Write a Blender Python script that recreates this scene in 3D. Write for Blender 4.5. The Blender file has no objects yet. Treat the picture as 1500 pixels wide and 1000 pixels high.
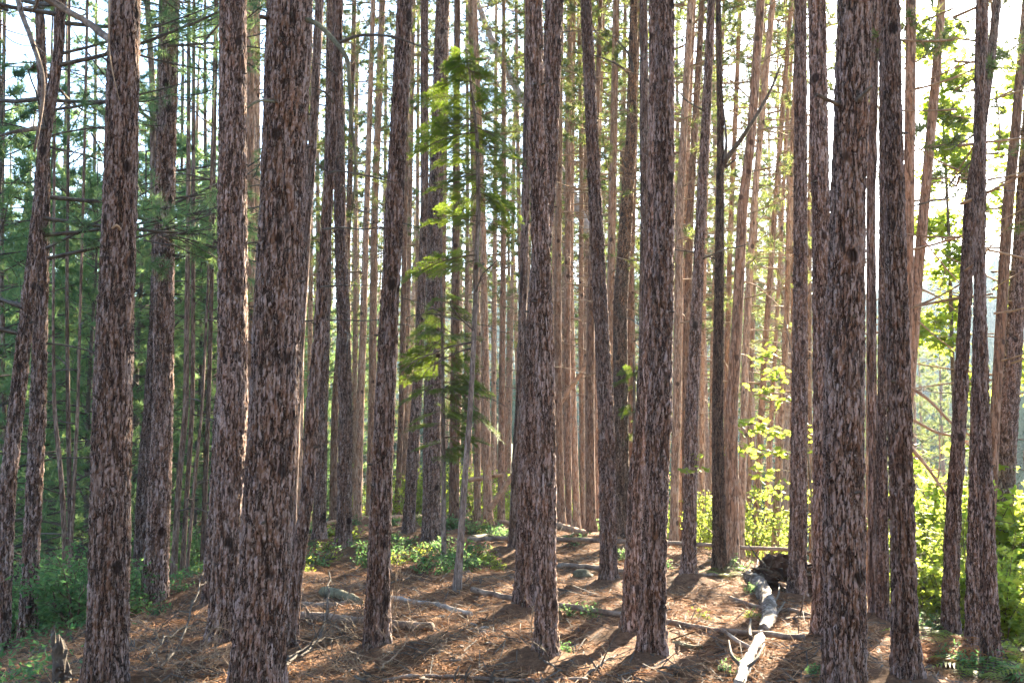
import bpy, math, random
import numpy as np
from math import radians, sin, cos, pi

# ------------------------------------------------------------------ camera, sky, sun, exposure
SC = bpy.context.scene
COL = SC.collection
CAM = np.array([0.0, 0.0, 1.9])
PITCH = radians(5.0)
FPX = 1458.3                                  # focal length in pixels of the 1500 px wide photograph (35 mm lens)
cd = bpy.data.cameras.new('camera')
cd.sensor_width = 36.0
cd.lens = 35.0
cd.clip_start = 0.1
cd.clip_end = 3000
cam = bpy.data.objects.new('camera', cd)
COL.objects.link(cam)
cam.location = CAM
cam.rotation_euler = (pi / 2 + PITCH, 0, 0)
SC.camera = cam

SUN_AZ, SUN_EL = radians(27.3), radians(20.5)
W = bpy.data.worlds.new('World')
SC.world = W
W.use_nodes = True
nt = W.node_tree
bg = nt.nodes['Background']
sky = nt.nodes.new('ShaderNodeTexSky')
sky.sky_type = 'NISHITA'
sky.sun_disc = False
sky.sun_elevation = SUN_EL
sky.sun_rotation = SUN_AZ
sky.air_density = 1.0
sky.dust_density = 0.6
sky.ozone_density = 3.0
nt.links.new(sky.outputs[0], bg.inputs[0])
bg.inputs[1].default_value = 0.055

sl = bpy.data.lights.new('sun', 'SUN')
sl.energy = 5.0
sl.angle = radians(0.55)
sl.color = (1.0, 0.83, 0.61)
so = bpy.data.objects.new('sun', sl)
COL.objects.link(so)
from mathutils import Vector
sd = Vector((sin(SUN_AZ) * cos(SUN_EL), cos(SUN_AZ) * cos(SUN_EL), sin(SUN_EL)))
so.rotation_euler = sd.to_track_quat('Z', 'Y').to_euler()
so.location = (10, 18, 12)

SC.view_settings.view_transform = 'Standard'
SC.view_settings.look = 'None'
SC.view_settings.exposure = 4.2
SC.view_settings.gamma = 1.0
SC.render.engine = 'CYCLES'
SC.cycles.use_denoising = True
SC.cycles.max_bounces = 6
SC.cycles.diffuse_bounces = 4
SC.cycles.transmission_bounces = 4
SC.cycles.volume_bounces = 0
SC.cycles.use_adaptive_sampling = True
SC.cycles.adaptive_threshold = 0.015

rng = np.random.default_rng(7)
random.seed(7)

# ------------------------------------------------------------------ helpers
def ray(x, y):
    a, b = (x - 750.0) / FPX, (500.0 - y) / FPX
    return np.array([a, cos(PITCH) - sin(PITCH) * b, sin(PITCH) + cos(PITCH) * b])

def at(x, y, Y):
    """world point seen at photograph pixel (x, y), Y metres ahead of the camera"""
    d = ray(x, y)
    return CAM + d * (Y / d[1])

def sp(t, k=1.0):
    return np.logaddexp(0, np.asarray(t, float) * k) / k

def smooth(t):
    t = np.clip(t, 0, 1)
    return t * t * (3 - 2 * t)

def ground_h(x, y):
    """the low ridge the stand grows on: falls away to both sides and beyond the crest; hills around the valley"""
    x = np.asarray(x, float); y = np.asarray(y, float)
    h = -0.30 * sp(-x - 3.6, 2.0) - 0.27 * sp(x - 3.1, 2.0)
    s = y * 0.84 + x * 0.54
    h = h - 0.13 * sp(s - 17.0, 0.6)
    h = h + 0.05 * np.sin(x * 0.9 + 1.3) * np.sin(y * 0.7 + 0.4) + 0.03 * np.sin(x * 2.3 + y * 1.7)
    h = -9.0 + sp(h + 9.0, 0.5)                                   # valley floor
    r = np.hypot(x, y)
    az = np.arctan2(x, y)
    hill = 42 + 5 * np.sin(az * 5 + 0.6) + 5 * np.sin(az * 11 + 2.0)
    h = h + hill * smooth((r - 90) / 250)
    return h

def hit(px, py):
    """where the line of sight through a photograph pixel meets the ground (or comes closest to it)"""
    d = ray(px, py)
    t = np.arange(2.0, 30.0, 0.02)
    P = CAM + t[:, None] * d
    gap = P[:, 2] - ground_h(P[:, 0], P[:, 1])
    k = int(np.argmax(gap <= 0)) if (gap <= 0).any() else int(np.argmin(gap))
    return P[k].copy()

def new_mesh(name, V, Q=None, T=None, smooth_shade=True, col=None, attr='bark'):
    me = bpy.data.meshes.new(name)
    V = np.asarray(V, np.float32)
    nq = 0 if Q is None else len(Q)
    ntr = 0 if T is None else len(T)
    loops, starts = [], []
    if nq:
        loops.append(np.asarray(Q, np.int32).ravel())
        starts.append(np.arange(nq, dtype=np.int32) * 4)
    if ntr:
        loops.append(np.asarray(T, np.int32).ravel())
        starts.append(nq * 4 + np.arange(ntr, dtype=np.int32) * 3)
    loops = np.concatenate(loops); starts = np.concatenate(starts)
    me.vertices.add(len(V)); me.vertices.foreach_set('co', V.ravel())
    me.loops.add(len(loops)); me.loops.foreach_set('vertex_index', loops)
    me.polygons.add(len(starts)); me.polygons.foreach_set('loop_start', starts)
    me.update(calc_edges=True)
    me.polygons.foreach_set('use_smooth', np.full(len(starts), smooth_shade, bool))
    if col is not None:
        a = me.color_attributes.new(attr, 'FLOAT_COLOR', 'POINT')
        a.data.foreach_set('color', np.asarray(col, np.float32).ravel())
    me.validate()
    return me

class Acc:
    def __init__(self):
        self.V, self.Q, self.T, self.n = [], [], [], 0
    def add(self, V, Q=None, T=None):
        V = np.asarray(V, float)
        if Q is not None and len(Q): self.Q.append(np.asarray(Q) + self.n)
        if T is not None and len(T): self.T.append(np.asarray(T) + self.n)
        self.V.append(V); self.n += len(V)
    def mesh(self, name, mat, smooth_shade=True):
        me = new_mesh(name, np.concatenate(self.V), np.concatenate(self.Q) if self.Q else None,
                      np.concatenate(self.T) if self.T else None, smooth_shade)
        me.materials.append(mat)
        return me

def unit(v):
    v = np.asarray(v, float)
    return v / np.maximum(np.linalg.norm(v, axis=-1, keepdims=True), 1e-9)

def resample(P, n):
    """smooth curve through the points"""
    P = np.asarray(P, float)
    if len(P) == 2:
        return P[0] + (P[1] - P[0]) * np.linspace(0, 1, n)[:, None]
    E = np.vstack([2 * P[0] - P[1], P, 2 * P[-1] - P[-2]])
    s = np.linspace(0, len(P) - 1, n)
    i = np.minimum(s.astype(int), len(P) - 2); f = (s - i)[:, None]
    a, b, c, d = E[i], E[i + 1], E[i + 2], E[i + 3]
    return 0.5 * (2 * b + (c - a) * f + (2 * a - 5 * b + 4 * c - d) * f**2 + (3 * b - a - 3 * c + d) * f**3)

def tube(P, R, n=6, cap=True, rough=0.0, seed=0):
    P = np.asarray(P, float); m = len(P)
    R = np.broadcast_to(np.asarray(R, float), (m,)) if np.ndim(R) else np.full(m, R)
    tn = unit(np.gradient(P, axis=0))
    ref = np.array([0.31, 0.95, 0.12]) if abs(tn[:, 2].mean()) > 0.7 else np.array([0.05, 0.1, 1.0])
    a = unit(np.cross(tn, ref)); b = np.cross(tn, a)
    th = np.arange(n) * 2 * pi / n
    rr = R[:, None] * np.ones(n)
    if rough:
        g = np.random.default_rng(seed)
        rr = rr * (1 + rough * g.uniform(-1, 1, (m, n)))
    V = P[:, None, :] + rr[..., None] * (np.cos(th)[None, :, None] * a[:, None, :] + np.sin(th)[None, :, None] * b[:, None, :])
    V = V.reshape(-1, 3)
    k = np.arange(m - 1)[:, None] * n; j = np.arange(n)[None, :]; j2 = (j + 1) % n
    Q = np.stack([k + j, k + j2, k + n + j2, k + n + j], -1).reshape(-1, 4)
    T = None
    if cap:
        V = np.vstack([V, P[0], P[-1]])
        c0, c1 = m * n, m * n + 1
        jj = np.arange(n); j2 = (jj + 1) % n
        T = np.vstack([np.stack([np.full(n, c0), j2, jj], -1),
                       np.stack([np.full(n, c1), (m - 1) * n + jj, (m - 1) * n + j2], -1)])
    return V, Q, T

def obj(name, me, parent=None, loc=(0, 0, 0), rot=(0, 0, 0), scale=(1, 1, 1)):
    o = bpy.data.objects.new(name, me)
    COL.objects.link(o)
    o.location = loc; o.rotation_euler = rot; o.scale = scale
    if parent is not None: o.parent = parent
    return o

def tag(o, label, cat, group=None):
    o['label'] = label; o['category'] = cat
    if group: o['group'] = group
    return o

def thing(name, label, cat, loc, rz=0.0, group=None, s=1.0):
    o = bpy.data.objects.new(name, None)
    o.empty_display_size = 0.2
    COL.objects.link(o)
    o.location = loc; o.rotation_euler = (0, 0, rz); o.scale = (s, s, s)
    return tag(o, label, cat, group)

# ------------------------------------------------------------------ materials
def mat(name):
    m = bpy.data.materials.new(name); m.use_nodes = True
    t = m.node_tree
    p = t.nodes['Principled BSDF']
    p.inputs['Roughness'].default_value = 0.9
    p.inputs['Specular IOR Level'].default_value = 0.2
    return m, t, p

def N(t, typ, **kw):
    n = t.nodes.new(typ)
    for k, v in kw.items():
        if k.startswith('i_'):
            key = k[2:]
            n.inputs[int(key) if key.isdigit() else key].default_value = v
        else:
            setattr(n, k, v)
    return n

def ramp(t, fac, stops):
    r = t.nodes.new('ShaderNodeValToRGB')
    el = r.color_ramp.elements
    while len(el) < len(stops): el.new(0.5)
    for e, (p, c) in zip(el, stops):
        e.position = p; e.color = (*c, 1)
    t.links.new(fac, r.inputs[0])
    return r.outputs[0]

def mixc(t, fac, a, b, mode='MIX'):
    m = t.nodes.new('ShaderNodeMix'); m.data_type = 'RGBA'; m.blend_type = mode
    for sock, v in ((m.inputs[0], fac), (m.inputs[6], a), (m.inputs[7], b)):
        if isinstance(v, (int, float)): sock.default_value = v
        elif isinstance(v, tuple): sock.default_value = (*v, 1)
        else: t.links.new(v, sock)
    return m.outputs[2]

def maprange(t, v, a, b, c=0.0, d=1.0):
    m = N(t, 'ShaderNodeMapRange')
    m.inputs[1].default_value = a; m.inputs[2].default_value = b
    m.inputs[3].default_value = c; m.inputs[4].default_value = d
    t.links.new(v, m.inputs[0])
    return m.outputs[0]

def coords(t, scale=(1, 1, 1), kind='Object'):
    tc = N(t, 'ShaderNodeTexCoord')
    mp = N(t, 'ShaderNodeMapping')
    mp.inputs['Scale'].default_value = scale
    t.links.new(tc.outputs[kind], mp.inputs[0])
    return mp.outputs[0], tc

def noise(t, vec, scale, detail=4, rough=0.6):
    n = N(t, 'ShaderNodeTexNoise')
    n.inputs['Scale'].default_value = scale; n.inputs['Detail'].default_value = detail
    n.inputs['Roughness'].default_value = rough
    t.links.new(vec, n.inputs['Vector'])
    return n.outputs['Fac']

def bump(t, p, h, dist, strength=1.0, prev=None):
    b = N(t, 'ShaderNodeBump'); b.inputs['Distance'].default_value = dist; b.inputs['Strength'].default_value = strength
    t.links.new(h, b.inputs['Height'])
    if prev is not None: t.links.new(prev, b.inputs['Normal'])
    t.links.new(b.outputs[0], p.inputs['Normal'])
    return b.outputs[0]

def vary(t, c, amt=0.25):
    """every trunk a little lighter or darker than the next"""
    oi = N(t, 'ShaderNodeObjectInfo')
    hv = N(t, 'ShaderNodeHueSaturation')
    t.links.new(maprange(t, oi.outputs['Random'], 0, 1, 1 - amt, 1 + amt), hv.inputs['Value'])
    t.links.new(c, hv.inputs['Color'])
    return hv.outputs[0]

def knots(t, tc, c, dark, scale):
    mp = N(t, 'ShaderNodeMapping'); mp.inputs['Scale'].default_value = (1, 1, 0.75)
    t.links.new(tc.outputs['Object'], mp.inputs[0])
    vk = N(t, 'ShaderNodeTexVoronoi', feature='F1'); vk.inputs['Scale'].default_value = scale
    t.links.new(mp.outputs[0], vk.inputs['Vector'])
    return mixc(t, maprange(t, vk.outputs['Distance'], 0.10, 0.16, 0.9, 0), c, dark)

def bark_near(name, brown, mid, grey, crack, red, red_from=4.0, red_to=11.0):
    m, t, p = mat(name)
    a = N(t, 'ShaderNodeAttribute', attribute_name='bark')
    sx = N(t, 'ShaderNodeSeparateColor'); t.links.new(a.outputs['Color'], sx.inputs[0])
    v, tc = coords(t, (1, 1, 0.35))
    c = ramp(t, sx.outputs[1], [(0.0, brown), (0.45, mid), (0.8, grey), (1.0, grey)])
    n1 = noise(t, v, 62, 6, 0.75)
    c = mixc(t, maprange(t, n1, 0.38, 0.68), c, mixc(t, 1.0, c, (0.58, 0.50, 0.46), 'MULTIPLY'))
    n2 = noise(t, v, 7, 3)
    c = mixc(t, maprange(t, n2, 0.45, 0.7, 0, 0.65), c, grey)
    sz = N(t, 'ShaderNodeSeparateXYZ'); t.links.new(tc.outputs['Object'], sz.inputs[0])
    c = mixc(t, maprange(t, sz.outputs[2], red_from, red_to, 0, 0.8), c, mixc(t, sx.outputs[2], red, mid))
    n3 = noise(t, v, 4.0, 2)
    c = mixc(t, maprange(t, n3, 0.56, 0.72, 0, 0.55), c, red)
    vc = N(t, 'ShaderNodeTexVoronoi', feature='F1'); vc.inputs['Scale'].default_value = 92
    wv = N(t, 'ShaderNodeVectorMath', operation='MULTIPLY_ADD')
    wn = N(t, 'ShaderNodeTexNoise'); wn.inputs['Scale'].default_value = 35; t.links.new(v, wn.inputs['Vector'])
    t.links.new(wn.outputs['Color'], wv.inputs[0]); wv.inputs[1].default_value = (0.03, 0.03, 0.03); t.links.new(v, wv.inputs[2])
    t.links.new(wv.outputs[0], vc.inputs['Vector'])
    sv = N(t, 'ShaderNodeSeparateColor'); t.links.new(vc.outputs['Color'], sv.inputs[0])
    c = mixc(t, maprange(t, sv.outputs[0], 0.62, 0.74, 0, 0.5), c, grey)                 # thin pale flakes
    c = mixc(t, maprange(t, sv.outputs[0], 0.36, 0.30, 0, 0.65), c, brown)                # flakes fallen off
    v3, _ = coords(t, (1, 1, 0.085))
    nf = noise(t, v3, 25, 4, 0.62)
    sub = N(t, 'ShaderNodeMath', operation='SUBTRACT'); t.links.new(nf, sub.inputs[0]); sub.inputs[1].default_value = 0.5
    ab = N(t, 'ShaderNodeMath', operation='ABSOLUTE'); t.links.new(sub.outputs[0], ab.inputs[0])
    fis = maprange(t, ab.outputs[0], 0.010, 0.042, 1, 0)                                  # winding upright fissures
    mxm = N(t, 'ShaderNodeMath', operation='MAXIMUM'); t.links.new(fis, mxm.inputs[0]); t.links.new(sx.outputs[0], mxm.inputs[1])
    c = mixc(t, mxm.outputs[0], c, crack)
    c = knots(t, tc, c, crack, 3.4)
    t.links.new(vary(t, c, 0.26), p.inputs['Base Color'])
    h = N(t, 'ShaderNodeMath', operation='ADD')
    t.links.new(n1, h.inputs[0])
    t.links.new(noise(t, v, 170, 3), h.inputs[1])
    h2 = N(t, 'ShaderNodeMath', operation='ADD'); t.links.new(h.outputs[0], h2.inputs[0]); t.links.new(sv.outputs[0], h2.inputs[1])
    h3 = N(t, 'ShaderNodeMath', operation='MULTIPLY_ADD'); t.links.new(fis, h3.inputs[0]); h3.inputs[1].default_value = -1.2; t.links.new(h2.outputs[0], h3.inputs[2])
    bump(t, p, h3.outputs[0], 0.010, 1.0)
    return m

def bark_far(name, c0, c1, c2, crack, sc=34.0):
    """thin flaky bark: small chips of differing tone, winding upright fissures"""
    m, t, p = mat(name)
    v, tc = coords(t, (1, 1, 0.34))
    wn = N(t, 'ShaderNodeTexNoise'); wn.inputs['Scale'].default_value = 24
    t.links.new(v, wn.inputs['Vector'])
    wv = N(t, 'ShaderNodeVectorMath', operation='MULTIPLY_ADD')
    t.links.new(wn.outputs['Color'], wv.inputs[0]); wv.inputs[1].default_value = (0.05, 0.05, 0.05); t.links.new(v, wv.inputs[2])
    vo = N(t, 'ShaderNodeTexVoronoi', feature='F1'); vo.inputs['Scale'].default_value = sc
    t.links.new(wv.outputs[0], vo.inputs['Vector'])
    sx = N(t, 'ShaderNodeSeparateColor'); t.links.new(vo.outputs['Color'], sx.inputs[0])
    c = ramp(t, sx.outputs[0], [(0.0, c0), (0.5, c1), (1.0, c2)])
    n = noise(t, v, 1.6, 3)
    c = mixc(t, maprange(t, n, 0.4, 0.7, 0, 0.5), c, c0)
    n5 = noise(t, v, 40, 5, 0.75)
    c = mixc(t, maprange(t, n5, 0.47, 0.68, 0, 0.8), c, crack)
    v3, _ = coords(t, (1, 1, 0.10))
    nf = noise(t, v3, 19, 3, 0.6)
    sub = N(t, 'ShaderNodeMath', operation='SUBTRACT'); t.links.new(nf, sub.inputs[0]); sub.inputs[1].default_value = 0.5
    ab = N(t, 'ShaderNodeMath', operation='ABSOLUTE'); t.links.new(sub.outputs[0], ab.inputs[0])
    fis = maprange(t, ab.outputs[0], 0.008, 0.045, 0.95, 0)
    c = mixc(t, fis, c, crack)
    c = knots(t, tc, c, (0.05, 0.03, 0.02), 3.6)
    t.links.new(vary(t, c, 0.38), p.inputs['Base Color'])
    hh = N(t, 'ShaderNodeMath', operation='MULTIPLY_ADD')
    t.links.new(fis, hh.inputs[0]); hh.inputs[1].default_value = -1.0
    t.links.new(sx.outputs[1], hh.inputs[2])
    bump(t, p, hh.outputs[0], 0.014, 0.9)
    return m

M = {}
M['bark'] = bark_near('pine_bark', (0.160, 0.089, 0.054), (0.260, 0.164, 0.115), (0.385, 0.318, 0.296), (0.030, 0.018, 0.013), (0.27, 0.130, 0.066))
M['bark_dark'] = bark_near('dark_bark', (0.075, 0.045, 0.029), (0.115, 0.074, 0.051), (0.17, 0.125, 0.098), (0.014, 0.009, 0.006), (0.20, 0.10, 0.055), 5.0, 9.0)
M['bark_rough'] = bark_near('rough_bark', (0.080, 0.048, 0.030), (0.13, 0.085, 0.058), (0.22, 0.17, 0.135), (0.018, 0.011, 0.007), (0.42, 0.20, 0.08), 4.2, 6.2)
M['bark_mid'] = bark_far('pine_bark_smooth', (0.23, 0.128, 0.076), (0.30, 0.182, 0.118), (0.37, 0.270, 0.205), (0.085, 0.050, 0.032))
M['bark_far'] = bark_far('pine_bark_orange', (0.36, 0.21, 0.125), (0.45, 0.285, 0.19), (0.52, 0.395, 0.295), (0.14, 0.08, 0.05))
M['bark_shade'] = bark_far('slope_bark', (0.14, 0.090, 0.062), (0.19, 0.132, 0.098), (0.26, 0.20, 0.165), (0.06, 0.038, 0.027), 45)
M['bark_sapling'] = bark_far('sapling_bark', (0.12, 0.10, 0.085), (0.17, 0.14, 0.12), (0.23, 0.20, 0.18), (0.07, 0.055, 0.045), 60)

def wood(name, a, b, dark):
    m, t, p = mat(name)
    v, tc = coords(t, (1, 1, 1), 'Generated')
    v2, _ = coords(t, (1, 1, 1))
    n = noise(t, v2, 9, 5)
    c = ramp(t, n, [(0.3, dark), (0.48, a), (0.7, b)])
    c = mixc(t, maprange(t, noise(t, v2, 45, 4), 0.5, 0.75, 0, 0.7), c, dark)
    t.links.new(c, p.inputs['Base Color'])
    bump(t, p, noise(t, v2, 60, 5), 0.012)
    return m
M['dead'] = wood('dead_branch_bark', (0.085, 0.072, 0.058), (0.14, 0.125, 0.10), (0.04, 0.032, 0.026))
M['dead_pale'] = wood('bare_twig_bark', (0.27, 0.19, 0.12), (0.38, 0.28, 0.19), (0.12, 0.08, 0.05))
M['log'] = wood('weathered_log', (0.165, 0.125, 0.095), (0.27, 0.22, 0.175), (0.06, 0.042, 0.032))
M['log_pale'] = wood('bleached_wood', (0.28, 0.24, 0.20), (0.44, 0.40, 0.35), (0.09, 0.07, 0.055))
M['log_moss'] = wood('mossy_log', (0.11, 0.105, 0.065), (0.20, 0.20, 0.125), (0.045, 0.038, 0.026))
M['log_orange'] = wood('orange_snag', (0.36, 0.225, 0.14), (0.46, 0.31, 0.20), (0.17, 0.10, 0.06))
M['grey_snag'] = wood('grey_snag', (0.32, 0.30, 0.29), (0.44, 0.42, 0.41), (0.16, 0.14, 0.13))
M['soil'] = wood('root_soil', (0.045, 0.028, 0.018), (0.075, 0.047, 0.03), (0.02, 0.013, 0.01))
M['birch'] = wood('lichened_bark', (0.13, 0.11, 0.09), (0.38, 0.36, 0.33), (0.035, 0.027, 0.021))

def leafmat(name, c0, c1, tr0, tr1, mixf=0.5, rough=0.5):
    m, t, p = mat(name)
    out = t.nodes['Material Output']
    g = N(t, 'ShaderNodeNewGeometry')
    oi = N(t, 'ShaderNodeObjectInfo')
    ad = N(t, 'ShaderNodeMath', operation='ADD'); t.links.new(g.outputs['Random Per Island'], ad.inputs[0]); t.links.new(oi.outputs['Random'], ad.inputs[1])
    fr = N(t, 'ShaderNodeMath', operation='FRACT'); t.links.new(ad.outputs[0], fr.inputs[0])
    t.links.new(mixc(t, fr.outputs[0], c0, c1), p.inputs['Base Color'])
    p.inputs['Roughness'].default_value = max(rough, 0.6)
    p.inputs['Specular IOR Level'].default_value = 0.08
    tl = N(t, 'ShaderNodeBsdfTranslucent')
    t.links.new(mixc(t, fr.outputs[0], tr0, tr1), tl.inputs[0])
    mx = N(t, 'ShaderNodeMixShader'); mx.inputs[0].default_value = mixf
    t.links.new(p.outputs[0], mx.inputs[1]); t.links.new(tl.outputs[0], mx.inputs[2])
    t.links.new(mx.outputs[0], out.inputs[0])
    return m
M['needle'] = leafmat('pine_needles', (0.055, 0.098, 0.034), (0.095, 0.135, 0.046), (0.13, 0.19, 0.05), (0.24, 0.27, 0.07), 0.45)
M['needle_dark'] = leafmat('shade_pine_needles', (0.06, 0.135, 0.075), (0.10, 0.17, 0.08), (0.16, 0.32, 0.13), (0.30, 0.40, 0.12), 0.5)
M['fir'] = leafmat('fir_needles', (0.032, 0.078, 0.018), (0.075, 0.13, 0.025), (0.13, 0.23, 0.02), (0.30, 0.40, 0.04), 0.38)
M['leaf'] = leafmat('maple_leaves', (0.085, 0.15, 0.028), (0.13, 0.19, 0.035), (0.30, 0.44, 0.05), (0.46, 0.52, 0.08), 0.55)
M['leaf_shade'] = leafmat('shade_leaves', (0.055, 0.13, 0.055), (0.09, 0.165, 0.065), (0.13, 0.31, 0.09), (0.22, 0.36, 0.11), 0.5)
M['fern_dead'] = leafmat('dead_fern', (0.24, 0.10, 0.04), (0.32, 0.16, 0.07), (0.35, 0.15, 0.05), (0.4, 0.2, 0.08), 0.4)
M['litter'] = leafmat('dry_needles', (0.22, 0.105, 0.052), (0.42, 0.26, 0.145), (0.2, 0.1, 0.05), (0.25, 0.15, 0.08), 0.15, 0.6)
for q_ in ('litter', 'fern_dead'):
    M[q_].node_tree.nodes['Principled BSDF'].inputs['Specular IOR Level'].default_value = 0.03
    M[q_].node_tree.nodes['Principled BSDF'].inputs['Roughness'].default_value = 0.9
M['floor_spec'] = 0.05
M['stem'] = wood('shrub_stem', (0.10, 0.075, 0.05), (0.15, 0.115, 0.08), (0.05, 0.038, 0.028))

m, t, p = mat('forest_floor')
v, tc = coords(t, (1, 1, 1))
n1 = noise(t, v, 1.1, 4); n2 = noise(t, v, 14, 6, 0.75); n3 = noise(t, v, 80, 4, 0.7)
c = ramp(t, n2, [(0.30, (0.055, 0.030, 0.018)), (0.45, (0.145, 0.080, 0.046)), (0.6, (0.235, 0.138, 0.080)), (0.76, (0.36, 0.235, 0.145))])
c = mixc(t, maprange(t, n3, 0.42, 0.7, 0, 0.75), c, (0.085, 0.048, 0.03))
c = mixc(t, maprange(t, n1, 0.5, 0.72, 0, 0.5), c, (0.12, 0.072, 0.044))
sz = N(t, 'ShaderNodeSeparateXYZ'); t.links.new(tc.outputs['Object'], sz.inputs[0])
moss = maprange(t, n1, 0.45, 0.6)
side = maprange(t, sz.outputs[2], -0.25, -1.2)
mm = N(t, 'ShaderNodeMath', operation='MULTIPLY'); t.links.new(moss, mm.inputs[0]); t.links.new(side, mm.inputs[1])
c = mixc(t, mm.outputs[0], c, (0.075, 0.09, 0.035))
t.links.new(c, p.inputs['Base Color'])
hb = N(t, 'ShaderNodeMath', operation='ADD'); t.links.new(n2, hb.inputs[0]); t.links.new(n3, hb.inputs[1])
bump(t, p, hb.outputs[0], 0.035, 1.0)
p.inputs['Specular IOR Level'].default_value = M['floor_spec']
M['floor'] = m

m, t, p = mat('far_wood')
v, tc = coords(t, (1, 1, 1))
c = ramp(t, noise(t, v, 0.35, 5, 0.7), [(0.3, (0.025, 0.045, 0.018)), (0.55, (0.05, 0.085, 0.03)), (0.8, (0.085, 0.12, 0.04))])
t.links.new(c, p.inputs['Base Color'])
bump(t, p, noise(t, v, 1.5, 5), 0.6)
M['far_wood'] = m

# ------------------------------------------------------------------ ground
def spaced(lo, a, b, hi, step, ratio=1.13):
    mid = list(np.arange(a, b + 1e-6, step))
    out, s, x = [], step, b
    while x < hi:
        s *= ratio; x += s; out.append(x)
    left, s, x = [], step, a
    while x > lo:
        s *= ratio; x -= s; left.append(x)
    return np.array(left[::-1] + mid + out)
gx = spaced(-620, -7, 7, 620, 0.075)
gy = spaced(-620, 4.5, 17, 620, 0.075)
GX, GY = np.meshgrid(gx, gy)
H = ground_h(GX, GY)
def lump(x, y, f, s):
    g = np.random.default_rng(s)
    z = 0
    for k in range(7):
        a = g.uniform(0, 2 * pi); ff = f * g.uniform(0.6, 1.6)
        z = z + np.sin((x * cos(a) + y * sin(a)) * ff + g.uniform(0, 6.28))
    return z / 7
def rough_h(x, y):
    return 0.05 * lump(x, y, 5, 1) + 0.03 * lump(x, y, 14, 2) + 0.014 * lump(x, y, 34, 3)
near = np.exp(-((GX / 14) ** 4)) * np.exp(-(((GY - 10) / 16) ** 4))
H = H + rough_h(GX, GY) * near + 0.012 * near * rng.uniform(-1, 1, GX.shape)
ny, nx = GX.shape
k = np.arange(ny - 1)[:, None] * nx + np.arange(nx - 1)[None, :]
Q = np.stack([k, k + 1, k + nx + 1, k + nx], -1).reshape(-1, 4)
g = obj('ground', new_mesh('ground', np.stack([GX, GY, H], -1).reshape(-1, 3), Q))
g.data.materials.append(M['floor'])
g_ground = g.data
g['kind'] = 'structure'
def gz(x, y):
    return float(ground_h(x, y)) + float(rough_h(x, y)) * float(np.exp(-((x / 14) ** 4)) * np.exp(-(((y - 10) / 16) ** 4)))

# ------------------------------------------------------------------ bark relief
def worley(a, b, nu, seed):
    nv = int(b.max()) + 4
    g = np.random.default_rng(seed)
    tab = g.random((nu, nv, 4)).astype(np.float32)
    ia, ib = np.floor(a).astype(int), np.floor(b).astype(int)
    f1 = np.full(a.shape, 9.0); f2 = np.full(a.shape, 9.0); r1 = np.zeros(a.shape); r2 = np.zeros(a.shape)
    oy = np.zeros(a.shape)
    for da in (-1, 0, 1):
        for db in (-1, 0, 1):
            ca, cb = ia + da, ib + db
            tt = tab[ca % nu, np.clip(cb, 0, nv - 1)]
            dx, dy = a - (ca + tt[..., 0]), b - (cb + tt[..., 1])
            d = np.maximum(np.abs(dx), np.abs(dy)) * 0.7 + np.hypot(dx, dy) * 0.3
            c = d < f1
            f2 = np.where(c, f1, np.minimum(f2, d))
            r1 = np.where(c, tt[..., 2], r1); r2 = np.where(c, tt[..., 3], r2); oy = np.where(c, dy, oy)
            f1 = np.where(c, d, f1)
    return f1, f2, r1, r2, oy

def bark_relief(th, z, R, seed, amp=1.0, big=1.0):
    """puzzle-like plates between furrows, with thin overlapping flakes on them"""
    g = np.random.default_rng(seed)
    wu = np.zeros(th.shape); wz = np.zeros(th.shape); pat = np.zeros(th.shape)
    for i in range(10):
        k = g.integers(0, 4); f = g.uniform(8, 60); ph = g.uniform(0, 6.28, 3)
        wu += np.sin(k * th + f * z + ph[0]) * 0.16
        k = g.integers(2, 14)
        wz += np.sin(k * th - 0.3 * f * z + ph[1]) * 0.14
        pat += np.sin(k * th + f * 0.45 * z + ph[2]) * 0.3
    nu1 = max(6, int(round(2 * pi * R / (0.042 * big)))); nu2 = max(9, int(round(2 * pi * R / (0.020 * big))))
    a1 = (th / (2 * pi) * nu1) + 0.30 * wu; b1 = (z + 0.5) / (0.165 * big) + 0.5 * wz + 1
    a2 = (th / (2 * pi) * nu2) + 0.55 * wu; b2 = (z + 0.5) / (0.042 * big) + 0.8 * wz + 1
    f1, f2, r1, r2, oy = worley(a1, b1, nu1, seed + 1)
    g1, g2, s1, s2, py = worley(a2, b2, nu2, seed + 2)
    e1 = smooth((f2 - f1) / 0.26); e2 = smooth((g2 - g1) / 0.16)
    deep = smooth(0.5 + 0.5 * pat)
    d = 0.021 * (e1 - 1) * (0.35 + 0.65 * deep) + 0.010 * (r1 - 0.5) + e2 * 0.004 + 0.010 * (s1 - 0.5) - 0.003 * py * (s2 > 0.5) + 0.0022 * g.uniform(-1, 1, th.shape)
    crack = np.clip((1 - e1) ** 1.6 * (0.15 + 0.85 * deep) + 0.55 * (1 - e2) ** 2 * (s1 < 0.6), 0, 1)
    tone = np.clip(0.30 * r2 + 0.50 * s2 + 0.30 * s1 + 0.10 * (pat * 0.5) - 0.05 + 0.12 * g.uniform(-1, 1, th.shape), 0, 1)
    return d * amp * big, crack, tone, s2

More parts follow.
